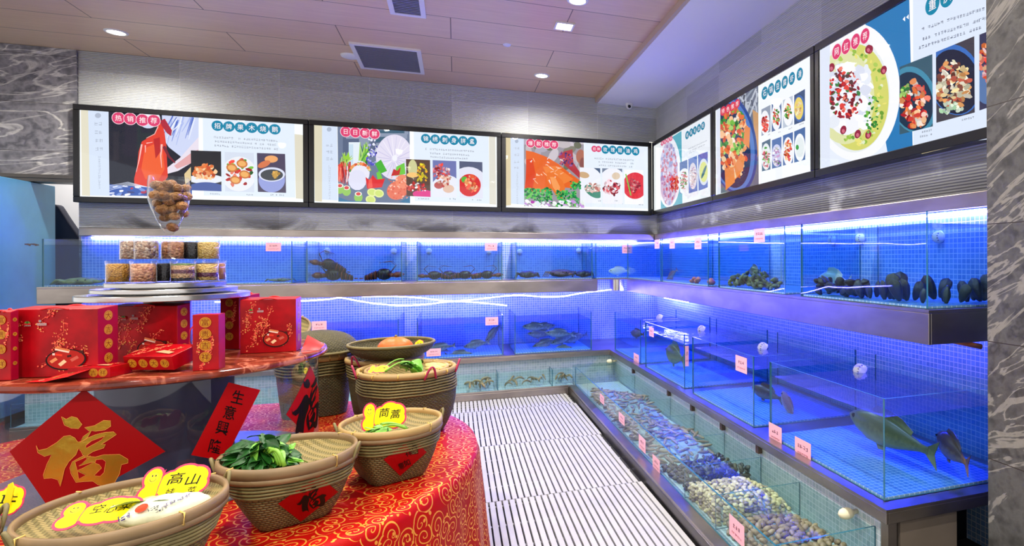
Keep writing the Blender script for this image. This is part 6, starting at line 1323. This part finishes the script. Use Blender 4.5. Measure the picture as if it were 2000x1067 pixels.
# mussels heaped in a right hand upper tank, dark oysters and pen shells in the nearest one
sp = []
for k in range(96):
    y = 3.66 - .60 * rnd(0, 1); hh = .095 * (1 - ((y - 3.38) / .36) ** 2); sp.append((1.775 + rnd(0, .09), y, ZB + .012 + max(0, hh) * rnd(0, 1), 1))
heap('green_mussel', clam_mesh(.026, .015, .012), 'green_mussel_shell', 'greenish black mussel in the heap against the glass of a right upper tank', 'mussel', 'mussels heaped in the right upper tank', sp, tilt=1.2)
sp = [(1.79 + rnd(0, .10), 2.66 - .37 * (k + .5) / 46, ZB + .012 + rnd(0, .065), 1) for k in range(46)]
heap('dark_oyster', clam_mesh(.030, .022, .014), 'pen_shell', 'blue black oyster in the row at the far end of the nearest upper tank', 'oyster', 'dark oysters in the nearest upper tank', sp, tilt=1.2)
def pen():
    b = MB(); n = 10
    b.grid(lambda u, v: Vector((.042 * (.12 + .88 * v ** .6) * math.cos(2 * PI * u) * math.sqrt(max(0, 1 - v ** 5)), .016 * (math.sin(PI * min(1, v * .85 + .12))) * math.sin(2 * PI * u) * (1 + .12 * math.cos(14 * PI * u)), .13 * v - .0)), 20, 10)
    return b
pm = None; random.seed(17)
spots = [(1682, .6), (1696, .72), (1712, .66), (1728, .7), (1738, .95), (1752, 1.0), (1758, .8), (1772, .78), (1786, .7), (1802, .5), (1826, .92), (1836, .78), (1848, .62), (1876, .66), (1890, .75), (1902, .6), (1915, .85), (1922, .95), (1700, .5), (1745, .7), (1765, .6), (1843, .5)]
for i, (px, s_) in enumerate(spots):
    xx = 1.80 + .05 * (i % 3) if px < 1815 else 1.80 + .09 * (i % 4) + .05; q = atx(px, 570, xx)
    if q.y < 1.83: q = aty(px, 570, 1.84 + .03 * (i % 3)); xx = q.x
    if pm is None: pm = o = pen().build('pen_shell', MATS['pen_shell'], smooth=True, origin=(0, 0, 0))
    else: o = pm.copy(); col.objects.link(o)
    o.location = (xx, q.y, ZB + .006); o.scale = (s_ * 1.15, s_ * 1.5, s_ * .98); o.rotation_euler = (rnd(-.2, .2), rnd(-.45, .45), rnd(1.0, 2.2)); tag(o, 'dark fan shaped pen shell standing up in the nearest upper tank', 'pen shell', 'pen shells in the nearest upper tank')
sp = [(1.80, atx(1352 + 4 * k, 548, 1.80).y, ZB + .014 + .018 * (k % 2), 1.2) for k in range(4)] + [(1.80, 3.99, ZB + .02, 1.5)]
heap('red_shellfish', clam_mesh(.024, .020, .016), 'red_shell', 'reddish shell at the front of the second upper tank on the right wall', 'shellfish', 'reddish shells in a right upper tank', sp)
# prawns and little fish in the back trough
m_shell('prawn_shell', [(120, 112, 84), (150, 132, 90), (84, 84, 70)])
b = MB()
pts = [(.055 * math.cos(a) - .02, 0, .055 * math.sin(a) - .028) for a in [2.6 - .33 * k for k in range(8)]]; b.tube(pts, [.004, .009, .0105, .010, .0085, .007, .005, .002], 8)
random.seed(23); sp = []
for k in range(40): sp.append((rnd(-.18, 1.06), rnd(5.705, 5.84), tb + .03 + rnd(0, .045), 1))
sp = [q for q in sp if all(abs(q[0] - x) > .05 for x in (-.21, .36, .87))]
heap('prawn', b, 'prawn_shell', 'small brown prawn in the back floor trough', 'prawn', 'prawns in the back floor trough', sp, tilt=.5)
# ================================================================ inlet caps and price tags
def cap_mesh():
    b = MB(); b.lathe([(0, .034), (.012, .033), (.021, .028), (.027, .018), (.029, .004), (.031, 0), (0, 0)], (0, 0, 0), 20); return b
def inlet_cap(label, loc, rot, s_=1.):
    def mk():
        t = thing('inlet_cap', 'x', 'pipe cap', (0, 0, 0), 0, 'white inlet caps in the tanks'); cap_mesh().build('cap_shell', MATS['white_plastic'], t, smooth=True)
        for k in range(4): b = MB(); x = -.0165 + .011 * k; b.box(x - .002, x + .002, -.019, .019, .0285 - abs(x) * .35, .0345 - abs(x) * .45); b.build('slot', MATS['grille_grey'], t)
        return t
    return put('cap', mk, loc, rot, label, 'white inlet caps in the tanks', s_)
for px, py, l in ((639, 490, 'white inlet cap at the left rear of the big lobster tank'), (769, 491, 'white inlet cap at the right rear of the big lobster tank'), (838, 491, 'white inlet cap at the left rear of the small lobster tank'), (955, 492, 'white inlet cap under the pink tag of the small lobster tank'), (1015, 492, 'white inlet cap at the left rear of the dark crab tank'), (1130, 490, 'white inlet cap at the right rear of the dark crab tank')):
    q = aty(px, py, YB - .014); inlet_cap(l, (q.x, YB - .0165, min(q.z, 1.42)), (PI / 2, 0, 0))
for px, py, l in ((1628, 468, 'white inlet cap at the far rear of the nearest upper tank'), (1683, 466, 'white inlet cap near the middle of the nearest upper tank'), (1836, 463, 'white inlet cap at the near end of the nearest upper tank')):
    q = atx(px, py, XR - .014); inlet_cap(l, (XR - .0165, q.y, min(q.z, 1.42)), (0, -PI / 2, 0), 1.05)
for px, py, l in ((1682, 722, 'white inlet cap breaking the water at the rear of the nearest lower tank'), (1492, 678, 'white inlet cap at the rear of the second lower tank from the camera'), (1372, 643, 'white inlet cap at the rear of the third lower tank from the camera'), (1290, 620, 'white inlet cap at the rear of the farthest lower tank')):
    q = atz(px, py, LW + .012); inlet_cap(l, (min(q.x, 2.16), q.y, LW + .002), (0, -.9, 0), 1.25)
plain('cap_cream', (226, 218, 184), .5)
for px, py, l, xx in ((1655, 1003, 'cream rounded float cap by the tiled side at the near end of the trough', .036), (1192, 706, 'cream rounded float cap at the far end of the trough', .034)):
    q = atz(px, py, .262); b = MB(); b.ell((min(q.x, 1.54 - xx), q.y, .262), (xx, .026, .022), 18, 12, f=lambda p: 1 - .15 * p.x); b.tube([(1.505, q.y, .262), (LX + .0705, q.y, .264)], .010, 10); tag(b.build('float_cap', MATS['cap_cream'], smooth=True), l, 'pipe cap')
plain('tag_pink', (250, 186, 196), .5)
def price_tag(label, wall, plane, x0, y0, x1, y1, seed):
    random.seed(seed); at = aty if wall == 'y' else atx; a, bt, c = at(x0, y0, plane), at(x0, y1, plane), at(x1, y0, plane)
    h0, h1 = (a.x, c.x) if wall == 'y' else (a.y, c.y); z1, z0 = a.z, bt.z; b = MB()
    lo, hi = min(h0, h1), max(h0, h1)
    b.box(lo, hi, plane - .0016, plane - .0006, z0, z1) if wall == 'y' else b.box(plane - .0016, plane - .0006, lo, hi, z0, z1)
    t = tag(b.build('price_tag', MATS['tag_pink']), label, 'price tag', 'pink price tags on the tanks'); w, h = hi - lo, z1 - z0
    A = Art((lambda u, v, l: Vector((lo + u, plane - .0017 - l, z0 + v))) if wall == 'y' else (lambda u, v, l: Vector((plane - .0017 - l, hi - u, z0 + v))), 0, .0002, 1e-5)
    n = random.choice((3, 3, 4)); A.scrib(w * .5, h * .62, (w * .15, 0), (0, h * .2), n, (110, 50, 70), 1.12); A.scrib(w * .5, h * .26, (w * .085, 0), (0, h * .11), 7, (176, 70, 84), 1.15); A.build('print', INKP, t)
TAGS = [('y', 6.09, 519, 474, 549, 491, 'pink price tag at the right end of the long upper tank'), ('y', 6.09, 947, 475, 971, 490, 'pink price tag on the upper tank of small lobsters'), ('y', 6.09, 1215, 479, 1234, 495, 'pink price tag on the upper corner tank'),
        ('y', 5.847, 609, 628, 638, 646, 'pink price tag just above the woven tray at the back of the table'), ('y', 5.847, 948, 620, 973, 636, 'pink price tag on the rim of the middle lower back tank'), ('y', 5.847, 833, 682, 861, 697, 'pink price tag at the foot of the middle lower back tank'),
        ('x', 1.745, 1279, 469, 1288, 486, 'pink price tag on the first upper right tank, farther one'), ('x', 1.745, 1308, 467, 1318, 486, 'pink price tag at the far end of the second upper right tank'), ('x', 1.745, 1357, 465, 1370, 487, 'pink price tag at the near end of the second upper right tank'), ('x', 1.745, 1473, 448, 1494, 474, 'pink price tag on the upper tank of green mussels'),
        ('x', 1.524, 1268, 638, 1277, 656, 'pink price tag at the rim of the lower tank with yellow green fish'), ('x', 1.524, 1238, 689, 1248, 707, 'pink price tag at the foot of the farthest lower right tank'), ('x', 1.524, 1437, 693, 1459, 723, 'pink price tag at the rim of the second nearest lower tank'), ('x', 1.524, 1502, 824, 1527, 858, 'smaller pink price tag at the far foot of the nearest lower tank'), ('x', 1.524, 1553, 852, 1584, 889, 'larger pink price tag at the foot of the nearest lower tank'),
        ('x', GX, 1172, 768, 1180, 784, 'pink price tag on the trough glass, farthest from the camera'), ('x', GX, 1209, 804, 1220, 822, 'pink price tag on the trough glass, second farthest'), ('x', GX, 1248, 848, 1261, 874, 'pink price tag on the trough glass, middle one of five'), ('x', GX, 1275, 887, 1289, 911, 'pink price tag on the trough glass, second from the camera'), ('x', GX, 1425, 1003, 1454, 1043, 'largest looking pink price tag, on the trough glass nearest the camera')]
for k, (w_, pl, x0, y0, x1, y1, l) in enumerate(TAGS): price_tag(l, w_, pl, x0, y0, x1, y1, 60 + k)
price_tag('pink price tag seen edge on at the near end of the third nearest lower tank', 'y', 3.842, 1338, 676, 1345, 716, 95)
